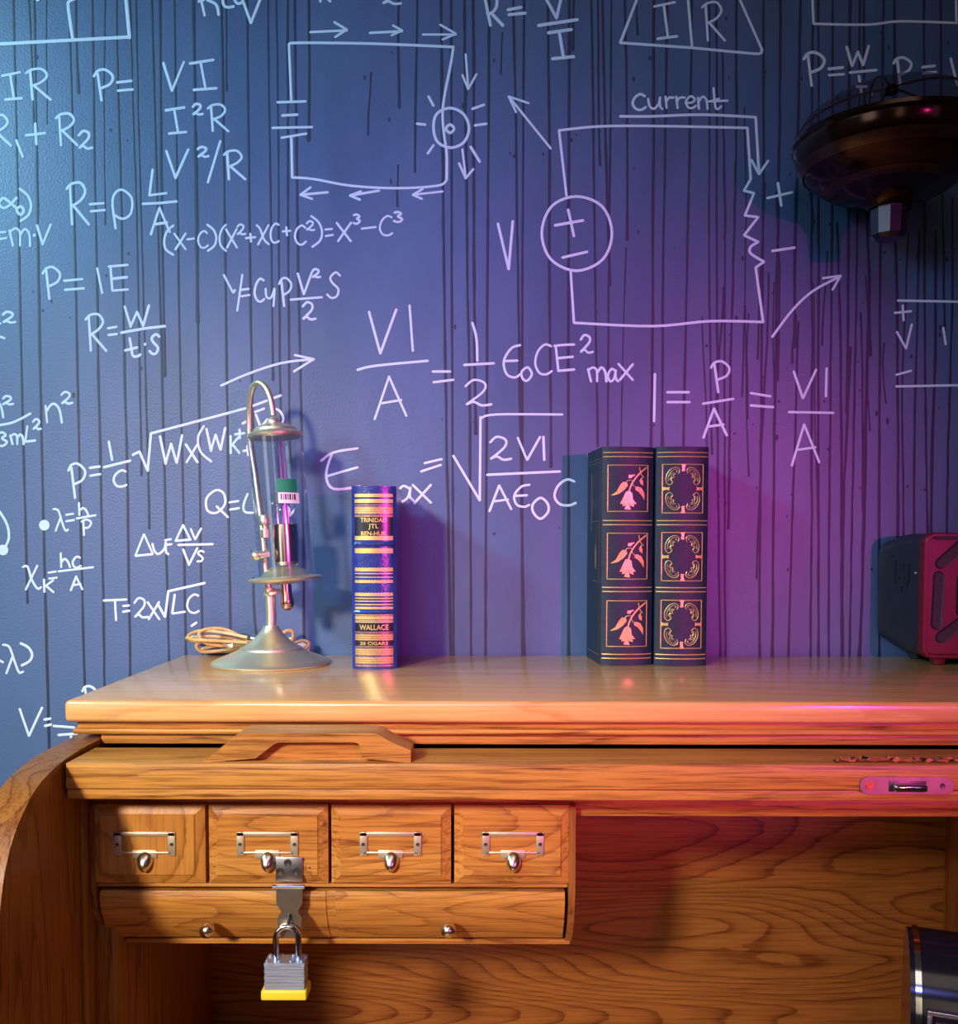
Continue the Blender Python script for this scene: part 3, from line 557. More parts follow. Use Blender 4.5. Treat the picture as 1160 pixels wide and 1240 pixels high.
# lock in the middle of the lift rail
def stadium(x0, x1, v0, v1, Y, n=10):
    a = P(x0, (v0 + v1) / 2, Y); b = P(x1, (v0 + v1) / 2, Y); r = (Z(v0, Y) - Z(v1, Y)) / 2; zc_ = a.z
    out = []
    for k in range(n + 1): t = math.pi / 2 + math.pi * k / n; out.append((a.x + r + r * math.cos(t), zc_ + r * math.sin(t)))
    for k in range(n + 1): t = -math.pi / 2 + math.pi * k / n; out.append((b.x - r + r * math.cos(t), zc_ + r * math.sin(t)))
    return out
bm = bmesh.new(); bm_prism(bm, stadium(1040, 1154, 940, 961, YF), 'Y', YF - 0.0018, YF + 0.001); lk = obj('lock_plate', bm, M['plate'], desk, angle=20)
a = P(1052, 950.5, YF); b = P(1140, 951, YF)
bm = bmesh.new(); bm_lathe(bm, [(0.0035, 0), (0.0033, .0012), (0.001, .0012), (0, .0004)], (a.x, YF - 0.0016, a.z), (0, -1, 0), 16); obj('screw', bm, mat('copper_screw', (0.75, 0.25, 0.12), 0.35, 1.0), lk)
bm = bmesh.new(); bm_lathe(bm, [(0.0022, 0), (0.0018, .0006), (0, .0002)], (b.x, YF - 0.0017, b.z), (0, -1, 0), 12); obj('screw', bm, M['darkmetal'], lk)
bm = bmesh.new(); a = P(1075, 945, YF); b = P(1120, 958, YF); bm_box(bm, a.x, b.x, YF - 0.0022, YF - 0.0015, b.z, a.z, 0.0002); obj('latch_slot', bm, M['darkmetal'], lk)
bm = bmesh.new(); a = P(1079, 948, YF); b = P(1119, 957, YF); bm_box(bm, a.x, b.x, YF - 0.0075, YF - 0.002, b.z, a.z, 0.0018, 3); obj('latch_bar', bm, M['chrome'], lk)
# torn brass strip along the top of the rail
bm = bmesh.new(); random.seed(3)
xs = [X(1003 + i * 5, 0.775) for i in range(52)]; rows = []
for i, x in enumerate(xs):
    w = 0.002 + 0.009 * min(1, i / 4) * random.uniform(0.75, 1.1)
    rows.append([bm.verts.new((x + random.uniform(-.001, .001), 0.7605 + random.uniform(0, .003) + j * w * 1.4 / 3, zr1 + 0.0004 + random.uniform(0.0, 0.0024))) for j in range(4)])
for p_, q_ in zip(rows, rows[1:]):
    for j in range(3): bm.faces.new((p_[j], p_[j + 1], q_[j + 1], q_[j]))
o = obj('torn_metal_strip', bm, mottled('crinkled_foil', (0.55, 0.42, 0.22), (0.85, 0.75, 0.55), 500, 0.22, 1.0), desk, smooth=False); o['label'] = 'crinkled brassy metal strip'

# carcass behind and below the rail
YB = 1.09
YD = 0.797
zs1 = Z(973.5, YD); zs0 = Z(988, 0.808)
box('cubby_ceiling', M['oak_rail'], desk, XI, XRI, 0.808, YB, zs0, zs1 + 0.004, 0.0008)
zfl = CAMZ - 0.590
box('back_panel', M['oak_panel'], desk, XI, XRI, YB, YB + 0.012, zfl, zs1, 0.0005)
XS = X(143, 0.812, 1180)
box('inner_side', M['oak_up'], desk, XI, XS, 0.812, YB, zfl, zs0, 0.0008)
box('corner_bead', M['oak_up'], desk, XI, XI + 0.0035, 0.786, 0.812, zfl, zr00 - 0.001, 0.0008)
xd = X(1143, YB, 1080)
box('inner_partition', M['oak_up'], desk, xd, xd + 0.012, 0.812, YB, zfl, zs0, 0.0008)
# curved small-drawer case
ZB = lambda v: Z(v, 0.80)
prof = [(0.800, 975), (0.800, 1077), (0.802, 1095), (0.808, 1112), (0.819, 1127), (0.829, 1137)]
pz = [(y, Z(v, y)) for y, v in prof]
def bracket(x0, x1):
    bm = bmesh.new(); bm_prism(bm, [(y - 0.003, z) for y, z in pz] + [(YB, pz[-1][1]), (YB, pz[0][1])], 'X', x0, x1)
    return obj('case_side', bm, M['oak_up'], desk)
xcl = XI + 0.0035 + 0.0005; xcr = X(697, YD, 1000)
bracket(xcl, xcl + 0.0045); bracket(xcr - 0.0055, xcr)
bm = bmesh.new(); bm_prism(bm, [(y + 0.012, z) for y, z in pz] + [(YB, pz[-1][1]), (YB, pz[0][1])], 'X', xcl + 0.0046, xcr - 0.0056); obj('drawer_case', bm, M['oak_shade'], desk)
a0 = Z(1143.5, 0.829); box('case_base', M['oak_rail'], desk, XS, xcr - 0.001, 0.829, YB, a0, pz[-1][1] - 0.0002, 0.0008)
box('dividing_rail', M['oak_rail'], desk, xcl + 0.005, xcr - 0.006, 0.800, 0.811, Z(1074.5, .8), Z(1070.5, .8), 0.0004)

# four small drawers with label holders
def drawer_mesh(x0, x1, zb, zt, y):
    bm = bmesh.new(); i = 0.0085; d = 0.0045
    o_ = [(x0, zb), (x1, zb), (x1, zt), (x0, zt)]; n_ = [(x0 + i, zb + i), (x1 - i, zb + i), (x1 - i, zt - i), (x0 + i, zt - i)]
    n2 = [(x0 + i * 0.85, zb + i * 0.85), (x1 - i * 0.85, zb + i * 0.85), (x1 - i * 0.85, zt - i * 0.85), (x0 + i * 0.85, zt - i * 0.85)]
    back = [bm.verts.new((a, y + 0.016, c)) for a, c in o_]; mid = [bm.verts.new((a, y + d, c)) for a, c in o_]
    r1 = [bm.verts.new((a, y + 0.0012, c)) for a, c in n2]; r2 = [bm.verts.new((a, y, c)) for a, c in n_]
    for A, B in ((back, mid), (mid, r1), (r1, r2)):
        for k in range(4): bm.faces.new((A[k], A[(k + 1) % 4], B[(k + 1) % 4], B[k]))
    bm.faces.new(r2); bm.faces.new(back[::-1]); return bm
spans = [(104, 248), (252.5, 397), (401, 546), (550, 690.5)]
hcx = [175.5, 324, 473, 621]
drw = []
YDr = 0.794
for i, ((a, b), hx) in enumerate(zip(spans, hcx)):
    x0, x1 = X(a, YD, 1020), X(b, YD, 1020); zt, zb = Z(975.5, YD), Z(1070.5, YD)
    if i == 0: x0 = max(x0, xcl + 0.001)
    og = ((x0 + x1) / 2, YDr, (zt + zb) / 2)
    d = obj('small_drawer', drawer_mesh(x0, x1, zb, zt, YDr), M['oak_swirl'] if i == 0 else M['oak_drawer'], desk, origin=og, angle=15)
    drw.append(d)
    # label holder frame
    bm = bmesh.new(); hy = YDr
    A = P(hx - 37.5, 1007, hy); B = P(hx + 37.5, 1036, hy); a1 = P(hx - 28, 1012.5, hy); b1 = P(hx + 28, 1031, hy)
    yy0, yy1 = hy - 0.0016, hy + 0.0002
    bm_box(bm, A.x, B.x, yy0, yy1, a1.z, A.z, 0.0007); bm_box(bm, A.x + .003, B.x - .003, yy0, yy1, b1.z - (b1.z - B.z) * 0.55, b1.z, 0.0006)
    bm_box(bm, A.x, a1.x, yy0, yy1, B.z, A.z, 0.0007); bm_box(bm, b1.x, B.x, yy0, yy1, B.z, A.z, 0.0007)
    t0 = P(hx - 15, 1029, hy); t1 = P(hx + 15, 1039, hy); bm_box(bm, t0.x, t1.x, yy0 + 0.0002, yy1, t1.z, t0.z, 0.0006)
    hd = obj('label_holder', bm, M['holder'], d, origin=og)
    # cup pull and screws, same level as the holder
    bm = bmesh.new(); c = P(hx + 0.5, 1044, hy); s = 0.8 / F
    bm_sphere(bm, (0, 0, 0), 1.0, (1, 1, 1), 24, 16)
    for v in bm.verts:
        zz = v.co.z; wx_ = 9.8 + 2.4 * zz - (1.5 if zz < -0.5 else 0) * (-0.5 - zz) * 2; dy_ = 11.5 - 4.5 * zz
        v.co = Vector((c.x + v.co.x * wx_ * s, hy + 0.0002 + min(v.co.y, 0.0) * dy_ * s, c.z + (1.0 + zz * 13) * s))
    obj('finger_pull', bm, M['nickel'], d, origin=og)
    for sx in (-33, 33):
        bm = bmesh.new(); q = P(hx + sx, 1022, hy); bm_lathe(bm, [(0.0016, 0), (0.0015, 0.0006), (0.0004, 0.0003), (0, 0.0003)], (q.x, yy0 + 0.0001, q.z), (0, -1, 0), 10)
        obj('screw', bm, M['darkmetal'], d, origin=og)
for i, o in enumerate(drw): o['label'] = ['small card drawer with swirling grain', 'small card drawer with a hasp screwed to it', 'small card drawer right of the hasp', 'small card drawer at the right end'][i]

# long bowed drawer below
bx0, bx1 = xcl + 0.0065, xcr - 0.0085
pb = catmull([(0.8005, Z(1079.5, .8005)), (0.799, Z(1092, .799)), (0.803, Z(1108, .803)), (0.812, Z(1124, .812)), (0.823, Z(1135, .823))], 5)
bm = bmesh.new(); xm = X(400.5, 0.80, 1100); gw = 0.0034
for (u0, u1) in ((bx0, xm - gw * 1.2), (xm + gw * 1.2, bx1)):
    bm_prism(bm, list(pb) + [(0.84, pb[-1][1]), (0.84, pb[0][1])], 'X', u0, u1)
bm_prism(bm, [(y + 0.0009, z) for y, z in pb] + [(0.84, pb[-1][1]), (0.84, pb[0][1])], 'X', xm - gw * 1.2, xm + gw * 1.2)
ogb = ((bx0 + bx1) / 2, 0.80, pb[0][1])
bd = obj('long_drawer', bm, M['oak_drawer'], desk, origin=ogb, angle=25); bd['label'] = 'long bowed drawer below the card drawers'
o = box('dark_inlay', M['oak_up'], bd, xm - gw, xm + gw, 0.799, 0.80, Z(1096, .8), Z(1080, .8), 0)
bpy.data.objects.remove(o)
for kx in (254.5, 543.5):
    c = P(kx, 1122, 0.806); bm = bmesh.new()
    bm_lathe(bm, [(0.0022, -0.004), (0.0026, 0.002), (0.0022, 0.004), (0.005, 0.0065), (0.0066, 0.0095), (0.0064, 0.0125), (0.0045, 0.0155), (0.002, 0.0168), (0, 0.017)], (c.x, 0.8075, c.z), (0, -1, 0.06), 24)
    obj('knob', bm, M['nickel'], bd, origin=ogb)

# hasp on the second drawer
d2 = drw[1]; og = WORLD[d2.name]; hy = YDr
bm = bmesh.new(); A = P(334, 1037, hy); B = P(367, 1067, hy); bm_box(bm, A.x, B.x, hy - 0.0022, hy + .0001, B.z, A.z, 0.0008)
hs = obj('hasp_plate', bm, M['zinc'], d2, origin=og)
for (sx, sv) in ((349, 1044), (339.5, 1054.5), (358.5, 1054.5)):
    bm = bmesh.new(); q = P(sx, sv, hy); bm_lathe(bm, [(0.0034, 0), (0.0030, .0008), (0.0008, .0005), (0, .0003)], (q.x, hy - 0.0021, q.z), (0, -1, 0), 14)
    obj('screw', bm, M['darkmetal'], d2, origin=og)
bm = bmesh.new(); a = P(331, 1072, hy); b = P(370, 1072, hy); bm_tube(bm, [(a.x, hy - 0.004, a.z), (b.x, hy - 0.004, b.z)], 0.0019, 12)
obj('hinge_pin', bm, M['chrome'], d2, origin=og)
sp = [(334.5, 1073), (366, 1073), (366, 1095), (361, 1103), (361, 1106), (365, 1112), (365, 1128), (359, 1136), (342, 1136), (336, 1128), (336, 1112), (340, 1106), (340, 1103), (334.5, 1095)]
ys = 0.7885
bm = bmesh.new(); bm_prism(bm, [(X(x, ys, v), Z(v, ys)) for x, v in sp], 'Y', ys, ys + 0.0016)
obj('hasp_strap', bm, M['plate'], d2, origin=og, angle=20)
bm = bmesh.new(); q = P(350.5, 1115, ys); 
ring = [(q.x + 0.0001, ys - 0.0005 - 0.004 * math.sin(t * math.pi / 8), q.z + 0.0052 * math.cos(t * math.pi / 8)) for t in range(9)]
bm_tube(bm, [(ring[0][0], ys + 0.011, ring[0][2])] + ring + [(ring[-1][0], ys + 0.011, ring[-1][2])], 0.0014, 8)
obj('staple', bm, M['darkmetal'], d2, origin=og)
for (x, v, r) in ((375, 1051, .0009), (368, 1041, .0008)):
    bm = bmesh.new(); q = P(x, v, hy); bm_lathe(bm, [(r, 0), (0, .0003)], (q.x, hy - 0.0001, q.z), (0, -1, 0), 8, cap=False)
    obj('screw_hole', bm, M['black'], d2, origin=og)

# padlock
lz = Z(1160, ys); yc = 0.7835
pl = thing('padlock', 'laminated steel padlock with yellow base band hanging from the hasp', 'padlock', P(346.5, 1205, yc))
bm = bmesh.new(); A = P(322.5, 1161, yc); B = P(371, 1204, yc); n = 11; hgt = (A.z - B.z) / n
for k in range(n):
    e = 0.0003 if k % 2 else 0.0
    bm_box(bm, A.x + e, B.x - e, yc - 0.0085 + e, yc + 0.0085 - e, B.z + k * hgt + 0.00012, B.z + (k + 1) * hgt - 0.00012, 0.0014 if False else 0)
for cx_ in (326, 367, 340, 354):
    for yy in (yc - 0.0055, yc + 0.0055):
        q = P(cx_, 1160, yc); bm_lathe(bm, [(0.0016, 0), (0.0014, 0.0014), (0, 0.0016)], (q.x, yy, A.z), (0, 0, 1), 8)
obj('body', bm, M['steel'], pl)
bm = bmesh.new(); a = P(319, 1193, yc); b = P(374, 1205, yc); bm_box(bm, a.x, b.x, yc - 0.0105, yc + 0.0105, b.z, a.z, 0.0016, 3); obj('bumper', bm, M['yellow'], pl)
xl, xr = X(334, yc, 1150), X(361.5, yc, 1150); xm_ = (xl + xr) / 2; rr = (xr - xl) / 2; zt = Z(1136, yc)
pth = [(xl, yc, A.z - 0.003), (xl, yc, A.z + 0.006), (xl, yc, zt)] + [(xm_ - rr * math.cos(math.pi * k / 12), yc + 0.0, zt + rr * 1.0 * math.sin(math.pi * k / 12)) for k in range(1, 12)] + [(xr, yc, zt), (xr, yc, A.z + 0.006), (xr, yc, A.z - 0.003)]
bm = bmesh.new(); bm_tube(bm, pth, 0.0026, 12); obj('shackle', bm, M['chrome'], pl)

# lower carcass, writing surface and pedestals (below the frame)
zw = zfl - 0.001
box('writing_surface', M['oak_top'], desk, XL - 0.01, XR + 0.01, 0.32, 1.145, zw - 0.03, zw, 0.004)
for (a, b) in ((XL, -0.02), (0.74, XR)):
    box('pedestal', M['oak'], desk, a, b, 0.36, 1.13, 0.0, zw - 0.0305, 0.002)
    for k in range(3):
        zz = 0.10 + k * 0.235; box('pedestal_drawer', M['oak_drawer'], desk, a + 0.03, b - 0.03, 0.345, 0.3595, zz, zz + 0.21, 0.003)

# ------------------------------------------------------------------ books
def text_mesh(bm, s, uc, vc, size, mp, h, width=None, shear=0):
    cu = bpy.data.curves.new('t', 'FONT'); cu.body = s; cu.size = 1; cu.align_x = 'CENTER'; cu.align_y = 'CENTER'; cu.resolution_u = 2; cu.offset = 0.012
    ob = bpy.data.objects.new('t', cu); C.objects.link(ob); dg = bpy.context.evaluated_depsgraph_get(); me = ob.evaluated_get(dg).to_mesh()
    xs_ = [v.co.x for v in me.vertices]; w0 = max(xs_) - min(xs_); sx = (width / w0) if width else size; hh = max(v.co.y for v in me.vertices) - min(v.co.y for v in me.vertices); sy = size / hh
    cxm = (max(xs_) + min(xs_)) / 2; cym = (max(v.co.y for v in me.vertices) + min(v.co.y for v in me.vertices)) / 2
    vs = [bm.verts.new(mp(uc + (v.co.x - cxm) * sx, vc + (v.co.y - cym) * sy, h)) for v in me.vertices]
    for p in me.polygons:
        try: bm.faces.new([vs[i] for i in p.vertices])
        except ValueError: pass
    ob.evaluated_get(dg).to_mesh_clear(); bpy.data.objects.remove(ob); bpy.data.curves.remove(cu)

def book(name, label, xc, yf, w, h, depth, rz, m, bulge, shoulder=0.0):
    """local frame: spine faces -Y at y=0, x centred, z up"""
    t = thing(name, label, 'book', (xc, yf, ZT + 0.0002)); t.rotation_euler = (0, 0, rz)
    nseg = 14; o = Vector((xc, yf, ZT + 0.0002))
    def surf(u): return -bulge * max(0, 1 - (2 * u / w) ** 2) ** 0.8
    def mp(u, v, hh): return o + Vector((u, surf(u) - hh, v))
    th = 0.003; bm = bmesh.new()
    out = [(-w / 2 + w * k / nseg, surf(-w / 2 + w * k / nseg)) for k in range(nseg + 1)]
    inn = [(-(w / 2 - th) + (w - 2 * th) * k / nseg, surf(-(w / 2 - th) + (w - 2 * th) * k / nseg) * 0.9 + th) for k in range(nseg + 1)]
    loop = [(-w / 2, depth)] + out + [(w / 2, depth), (w / 2 - th, depth)] + inn[::-1] + [(-w / 2 + th, depth)]
    bm_prism(bm, [(o.x + a, o.y + b) for a, b in loop], 'Z', o.z, o.z + h)
    es = [e for e in bm.edges if len(e.link_faces) == 2 and e.calc_face_angle(0) > 1.2]
    bmesh.ops.bevel(bm, geom=es, offset=0.0007, segments=2, affect='EDGES', profile=0.5)
    obj('cover', bm, m, t, angle=30)
    bm = bmesh.new(); loop = [(-w / 2 + th, depth - 0.004)] + [(a, b + 0.0004) for a, b in inn[1:-1]] + [(w / 2 - th, depth - 0.004)]
    bm_prism(bm, [(o.x + a, o.y + b) for a, b in loop], 'Z', o.z + 0.004, o.z + h - 0.004); obj('page_block', bm, M['pages'], t)
    return t, mp, o

# the two dark blue-green volumes
def gilt_rules(t, mp, w, h, rows, inset=0.001):
    for z in rows:
        bm = bmesh.new(); pts = [(-w / 2 + inset + (w - 2 * inset) * k / 12, z) for k in range(13)]; bm_ribbon(bm, pts, 0.00055, mp, 0.0003, False)
        obj('gilt_rule', bm, M['gilt'], t)
def frame_pts(x0, x1, z0_, z1_):
    out = []
    for (a, b), (c, d) in (((x0, z0_), (x1, z0_)), ((x1, z0_), (x1, z1_)), ((x1, z1_), (x0, z1_)), ((x0, z1_), (x0, z0_))):
        out.append([(a + (c - a) * k / 8, b + (d - b) * k / 8) for k in range(9)])
    return out
Yb = 1.056; bw = 0.0578; bh = ZT and (Z(541, Yb, 760) - ZT)
k_ = bh / (805.5 - 543)          # metres per photo pixel along the spine
rv = [548, 553, 630, 635, 711, 716, 792.5, 797.5]
rows = [bh - (v - 541) * bh / 265 for v in rv]
B1x = (X(728, Yb, 700) + X(792, Yb, 700)) / 2; B2x = (X(792.5, Yb, 700) + X(858, Yb, 700)) / 2
b1, mp1, o1 = book('floral_book', 'dark blue-green leather volume with three gilt drooping flowers, left of its twin', B1x, Yb + .006, bw, bh, 0.080, R(5), M['booknavy'], 0.006)
b2, mp2, o2 = book('scroll_book', 'dark blue-green leather volume with three gilt scrollwork frames, right of its twin', B2x, Yb + .003, bw, bh, 0.080, R(0.5), M['booknavy'], 0.006)
gilt_rules(b1, mp1, bw, bh, rows); gilt_rules(b2, mp2, bw, bh, rows)
def flower(mp, cx_, cz, s, t):
    # coordinates taken on a 100 x 110 design grid, origin centre
    def T(x, y): return (cx_ + (x - 72) * s, cz - (y - 68) * s)
    bm = bmesh.new()
    for seg in frame_pts(T(45, 0)[0], T(99, 0)[0], T(0, 98)[1], T(0, 37)[1]): bm_ribbon(bm, seg, 0.00048, mp, 0.0003)
    obj('gilt_frame', bm, M['gilt'], t)
    bm = bmesh.new()
    def rib(pts, w): bm_ribbon(bm, [T(*p) for p in catmull(pts, 5)], w, mp, 0.0003)
    rib([(97, 40), (88, 47), (80, 56), (75, 65), (73, 72)], 0.00085); rib([(87, 40), (89, 48), (93, 53)], 0.0006)
    rib([(80, 50), (75, 51), (73, 52)], 0.0009); rib([(77, 57), (72, 57), (69, 59)], 0.0005); rib([(77, 60), (79, 64), (82, 66)], 0.0005); rib([(91, 53), (90, 55)], 0.0004)
    for poly in ([(49, 77), (56, 72), (61, 63), (65, 59), (70, 60), (71, 64), (66, 70), (59, 75), (52, 77)],
                 [(81, 67), (84, 65), (90, 67), (94, 74), (94, 83), (91, 78), (86, 72), (82, 70)],
                 [(87, 57), (89, 54), (92, 58), (92, 64), (88, 61)], [(72, 50), (79, 50), (76, 54), (72, 54)],
                 [(73, 71), (77, 74), (78, 82), (83, 88), (78, 88), (80, 92), (75, 90), (73, 86), (71, 89), (66, 91), (64, 91), (66, 87), (61, 88), (65, 83), (67, 75), (69, 72)],
                 [(69, 90), (72, 87), (74, 92), (75, 96), (71, 95), (67, 95)]):
        bm_poly(bm, [T(*p) for p in poly], mp, 0.00035)
    obj('gilt_flower', bm, M['gilt'], t)
def scroll(mp, cx_, cz, s, t):
    bm = bmesh.new()
    W, H = 27.0, 32.0
    for seg in frame_pts(cx_ - W * s, cx_ + W * s, cz - H * s, cz + H * s): bm_ribbon(bm, seg, 0.00048, mp, 0.0003)
    obj('gilt_frame', bm, M['gilt'], t)
    bm = bmesh.new()
    for sx in (-1, 1):
        for sz in (-1, 1):
            def T(x, y): return (cx_ + sx * x * s, cz + sz * y * s)
            for pts, w in (([(6, 20), (5, 25), (10, 28), (17, 25), (22, 17), (22, 9), (18, 5), (14, 8), (15, 11)], .00045),
                           ([(9, 22), (8, 24), (11, 25.5), (16, 22), (19.5, 15), (19.5, 10)], .00032),
                           ([(10, 20), (13, 18), (12, 15), (15, 14), (16, 10)], .00045), ([(12, 21), (16, 19), (15, 16), (18, 12)], .0003)):
                bm_ribbon(bm, [T(*p) for p in catmull(pts, 5)], w, mp, 0.0003)
    for (ux, uz) in ((0, 1), (0, -1), (1, 0), (-1, 0)):
        W_, H_ = (27, 32)
        if ux == 0: pl_ = [(-3, H_), (3, H_), (1.5, H_ - 3), (1.5, H_ - 6), (2.2, H_ - 9), (-2.2, H_ - 9), (-1.5, H_ - 6), (-1.5, H_ - 3)]; pl_ = [(a, b * uz) for a, b in pl_]
        else: pl_ = [(W_, -3.5), (W_, 3.5), (W_ - 3, 1.6), (W_ - 6, 1.6), (W_ - 9, 2.4), (W_ - 9, -2.4), (W_ - 6, -1.6), (W_ - 3, -1.6)]; pl_ = [(a * ux, b) for a, b in pl_]
        bm_poly(bm, [(cx_ + a * s, cz + b * s) for a, b in pl_], mp, 0.00035)
    obj('gilt_scrolls', bm, M['gilt'], t)
for vc in (591.5, 673.5, 755.5):
    flower(mp1, -0.0005, bh - (vc - 541) * bh / 265, 0.00083, b1)
    scroll(mp2, 0.0, bh - (vc - 541) * bh / 265, 0.00083, b2)
# gilt panel lines on the side cover of the left volume
def cv(u, v, hh): return o1 + Vector((-bw / 2 - hh, u, v))
bm = bmesh.new()
for pts in ([(0.006, bh - .012), (0.074, bh - .012)], [(0.006, bh - .016), (0.074, bh - .016)], [(0.008, bh - .018), (0.008, 0.012)], [(0.012, 0.16), (0.05, 0.16)], [(0.012, 0.16), (0.016, 0.092)], [(0.012, 0.092), (0.05, 0.092)], [(0.006, .010), (0.074, .010)]):
    bm_ribbon(bm, pts, 0.0003, cv, 0.0002)
bm_ribbon(bm, [(0.055, 0.215), (0.053, 0.18), (0.056, 0.15)], 0.0016, cv, 0.0003)
bm_poly(bm, [(0.025, 0.105), (0.034, 0.108), (0.036, 0.125), (0.03, 0.136), (0.024, 0.125)], cv, 0.0003); bm_ribbon(bm, [(0.03, 0.135), (0.02, 0.155)], 0.0006, cv, 0.0003)
obj('cover_tooling', bm, M['giltdark'], b1)

# the blue "Wallace" volume
Yw = 1.022; ww = X(479.5, Yw, 760) - X(425.5, Yw, 760); wh = Z(588.5, Yw, 450) - ZT; wx = (X(479.5, Yw, 760) + X(425.5, Yw, 760)) / 2
b3, mp3, o3 = book('blue_book', 'royal blue volume with banded gilt spine, beside the brass lamp', wx, Yw + 0.007, ww, wh, 0.095, R(1.5), M['bookblue'], 0.007)
def vz(v): return wh - (v - 588.5) * wh / (811 - 588.5)
def band(name, v0, v1, m, h=0.0004, inset=0.0035, scallop=0):
    bm = bmesh.new(); n = 24
    A = []; Bq = []
    for k in range(n + 1):
        u = -ww / 2 + inset + (ww - 2 * inset) * k / n; s = (scallop * (k % 2)) * (wh / 222.5)
        A.append(bm.verts.new(mp3(u, vz(v0) + s, h))); Bq.append(bm.verts.new(mp3(u, vz(v1) - (0), h)))
    for k in range(n): bm.faces.new((A[k], A[k + 1], Bq[k + 1], Bq[k]))
    return obj(name, bm, m, b3)
for (v0, v1, sc) in ((598, 602, 0), (604.5, 609, 0), (649, 654, 0), (664, 670, 0), (688, 692, 1), (694, 695.2, 0), (698.5, 699.5, 0), (703, 706, 1), (718.5, 722, 1), (724, 725.4, 0), (727.5, 728.8, 0), (731.5, 733, 0), (735, 738, 0),
                 (744.5, 745.5, 0), (747, 750.5, 1), (751.5, 752.5, 0), (753, 754.4, 0)):
    band('gilt_band', v0, v1, M['gilt'], scallop=sc)
for (v0, v1) in ((611, 626), (765.5, 776), (783, 808)):
    band('gilt_band', v0, v1, M['giltdark'])
    for k in range(int((v1 - v0) / 2.6)):
        vv = v0 + 1.2 + k * 2.6; band('gilt_line', vv, vv + 1.1, M['gilt'] if k % 4 else M['bookblue'], h=0.0006)
band('title_label', 626, 648.5, M['label']); band('author_label', 755, 765, M['label']); band('foot_label', 776.5, 782.5, M['label'])
# raised cords
for vc in (658.5, 741.3):
    bm = bmesh.new(); pts = [mp3(-ww / 2 + 0.0035 + (ww - .007) * k / 12, vz(vc), 0.0) for k in range(13)]; bm_tube(bm, pts, 0.0024, 8); obj('raised_cord', bm, M['bookblue'], b3)
for s_, v_, sz, w_ in (('TRINIDAD', 629.8, .0046, .028), ('JTL', 638, .0062, .011), ('BEN-HUR', 646, .0044, .027), ('WALLACE', 760, .0058, .031), ('20 CIGARS', 779.6, .0036, .030)):
    bm = bmesh.new(); text_mesh(bm, s_, 0.000, vz(v_), sz, mp3, 0.0008, w_); obj('gilt_lettering', bm, M['gilt'], b3, smooth=False)
for vv in (634.2, 642.2): bm = bmesh.new(); bm_ribbon(bm, [(-0.007, vz(vv)), (0.007, vz(vv))], 0.0003, mp3, 0.0008); obj('gilt_line', bm, M['gilt'], b3)

# ------------------------------------------------------------------ brass and glass lamp
YL = 1.068
lb = Vector((X(328.5, YL, 800), YL, ZT + 0.0002))
lamp = thing('glass_chimney_lamp', 'brass table lamp with a leaning clear glass cylinder under a hooked arm', 'lamp', lb)
s = YL / F
prof = [(0, 0), (71, 0), (71.5, 1.5), (70, 3.5), (60, 8), (47, 13), (38, 17.5), (37.5, 19.5), (33, 21), (24, 27), (15, 36), (10, 43), (9, 46), (0, 46)]
bm = bmesh.new(); bm_lathe(bm, [(r * s, h * s) for r, h in prof], lb, n=48); obj('base', bm, M['lampmetal'], lamp, angle=40)
def L(x, v, dy=0): return P(x, v, YL + dy)
bm = bmesh.new(); zb_ = lb + Vector((0, 0, 44 * s))
bm_tube(bm, [zb_, L(328.5, 745), L(327.5, 725), L(326, 712)], 6.2 * s, 16); obj('stem', bm, M['lampmetal'], lamp)
bm = bmesh.new(); bm_lathe(bm, [(7.4 * s, 0), (7.8 * s, 2 * s), (7.4 * s, 4 * s)], L(326.6, 722), (0, 0, 1), 16); obj('stem_collar', bm, M['lampmetal'], lamp)
arm = catmull([tuple(p) for p in (L(326, 714), L(322, 690), L(319, 655, .004), L(315, 620, .01), L(309, 575, .02), L(303, 535, .024), L(302, 505, .022), L(303, 482, .016), L(307, 468, .01), L(314, 463.5, .005), L(322, 470, .002), L(328, 485), L(331, 503))], 6)
bm = bmesh.new(); bm_tube(bm, arm, 3.9 * s, 12); obj('hooked_arm', bm, M['lampmetal'], lamp)
ct, cb = L(333.5, 530), L(346.5, 697); axv = (ct - cb).normalized(); gl = (ct - cb).length
bm = bmesh.new(); bm_lathe(bm, [(0, -1 * s), (30 * s, -1 * s), (33 * s, 1.5 * s), (33.5 * s, 4 * s), (31 * s, 6.5 * s), (26 * s, 8 * s), (25 * s, 11 * s), (20 * s, 14 * s), (10 * s, 17 * s), (5 * s, 18.5 * s), (0, 18.5 * s)], ct, axv, 40); obj('cap', bm, M['lampmetal'], lamp)
bm = bmesh.new(); q = L(331, 512); bm_sphere(bm, q, 7.8 * s, (1, 1, .95)); obj('ball_finial', bm, M['lampmetal'], lamp)
bm = bmesh.new(); ro, ri = 32.5 * s, 31.5 * s
bm_lathe(bm, [(ro, 0.0), (ro, gl), (ri, gl), (ri, 0.0), (ro, 0.0)], cb, axv, 48, cap=False); obj('glass_cylinder', bm, M['glass'], lamp)
bm = bmesh.new(); bm_lathe(bm, [(0, -7 * s), (16 * s, -7 * s), (22 * s, -5 * s), (34 * s, -4 * s), (43 * s, -2.5 * s), (44.5 * s, 0), (42 * s, 1.5 * s), (31 * s, 2.5 * s), (24 * s, 9 * s), (16 * s, 14 * s), (0, 15 * s)], L(345.5, 700), axv, 40); obj('lower_plate', bm, M['lampmetal'], lamp)
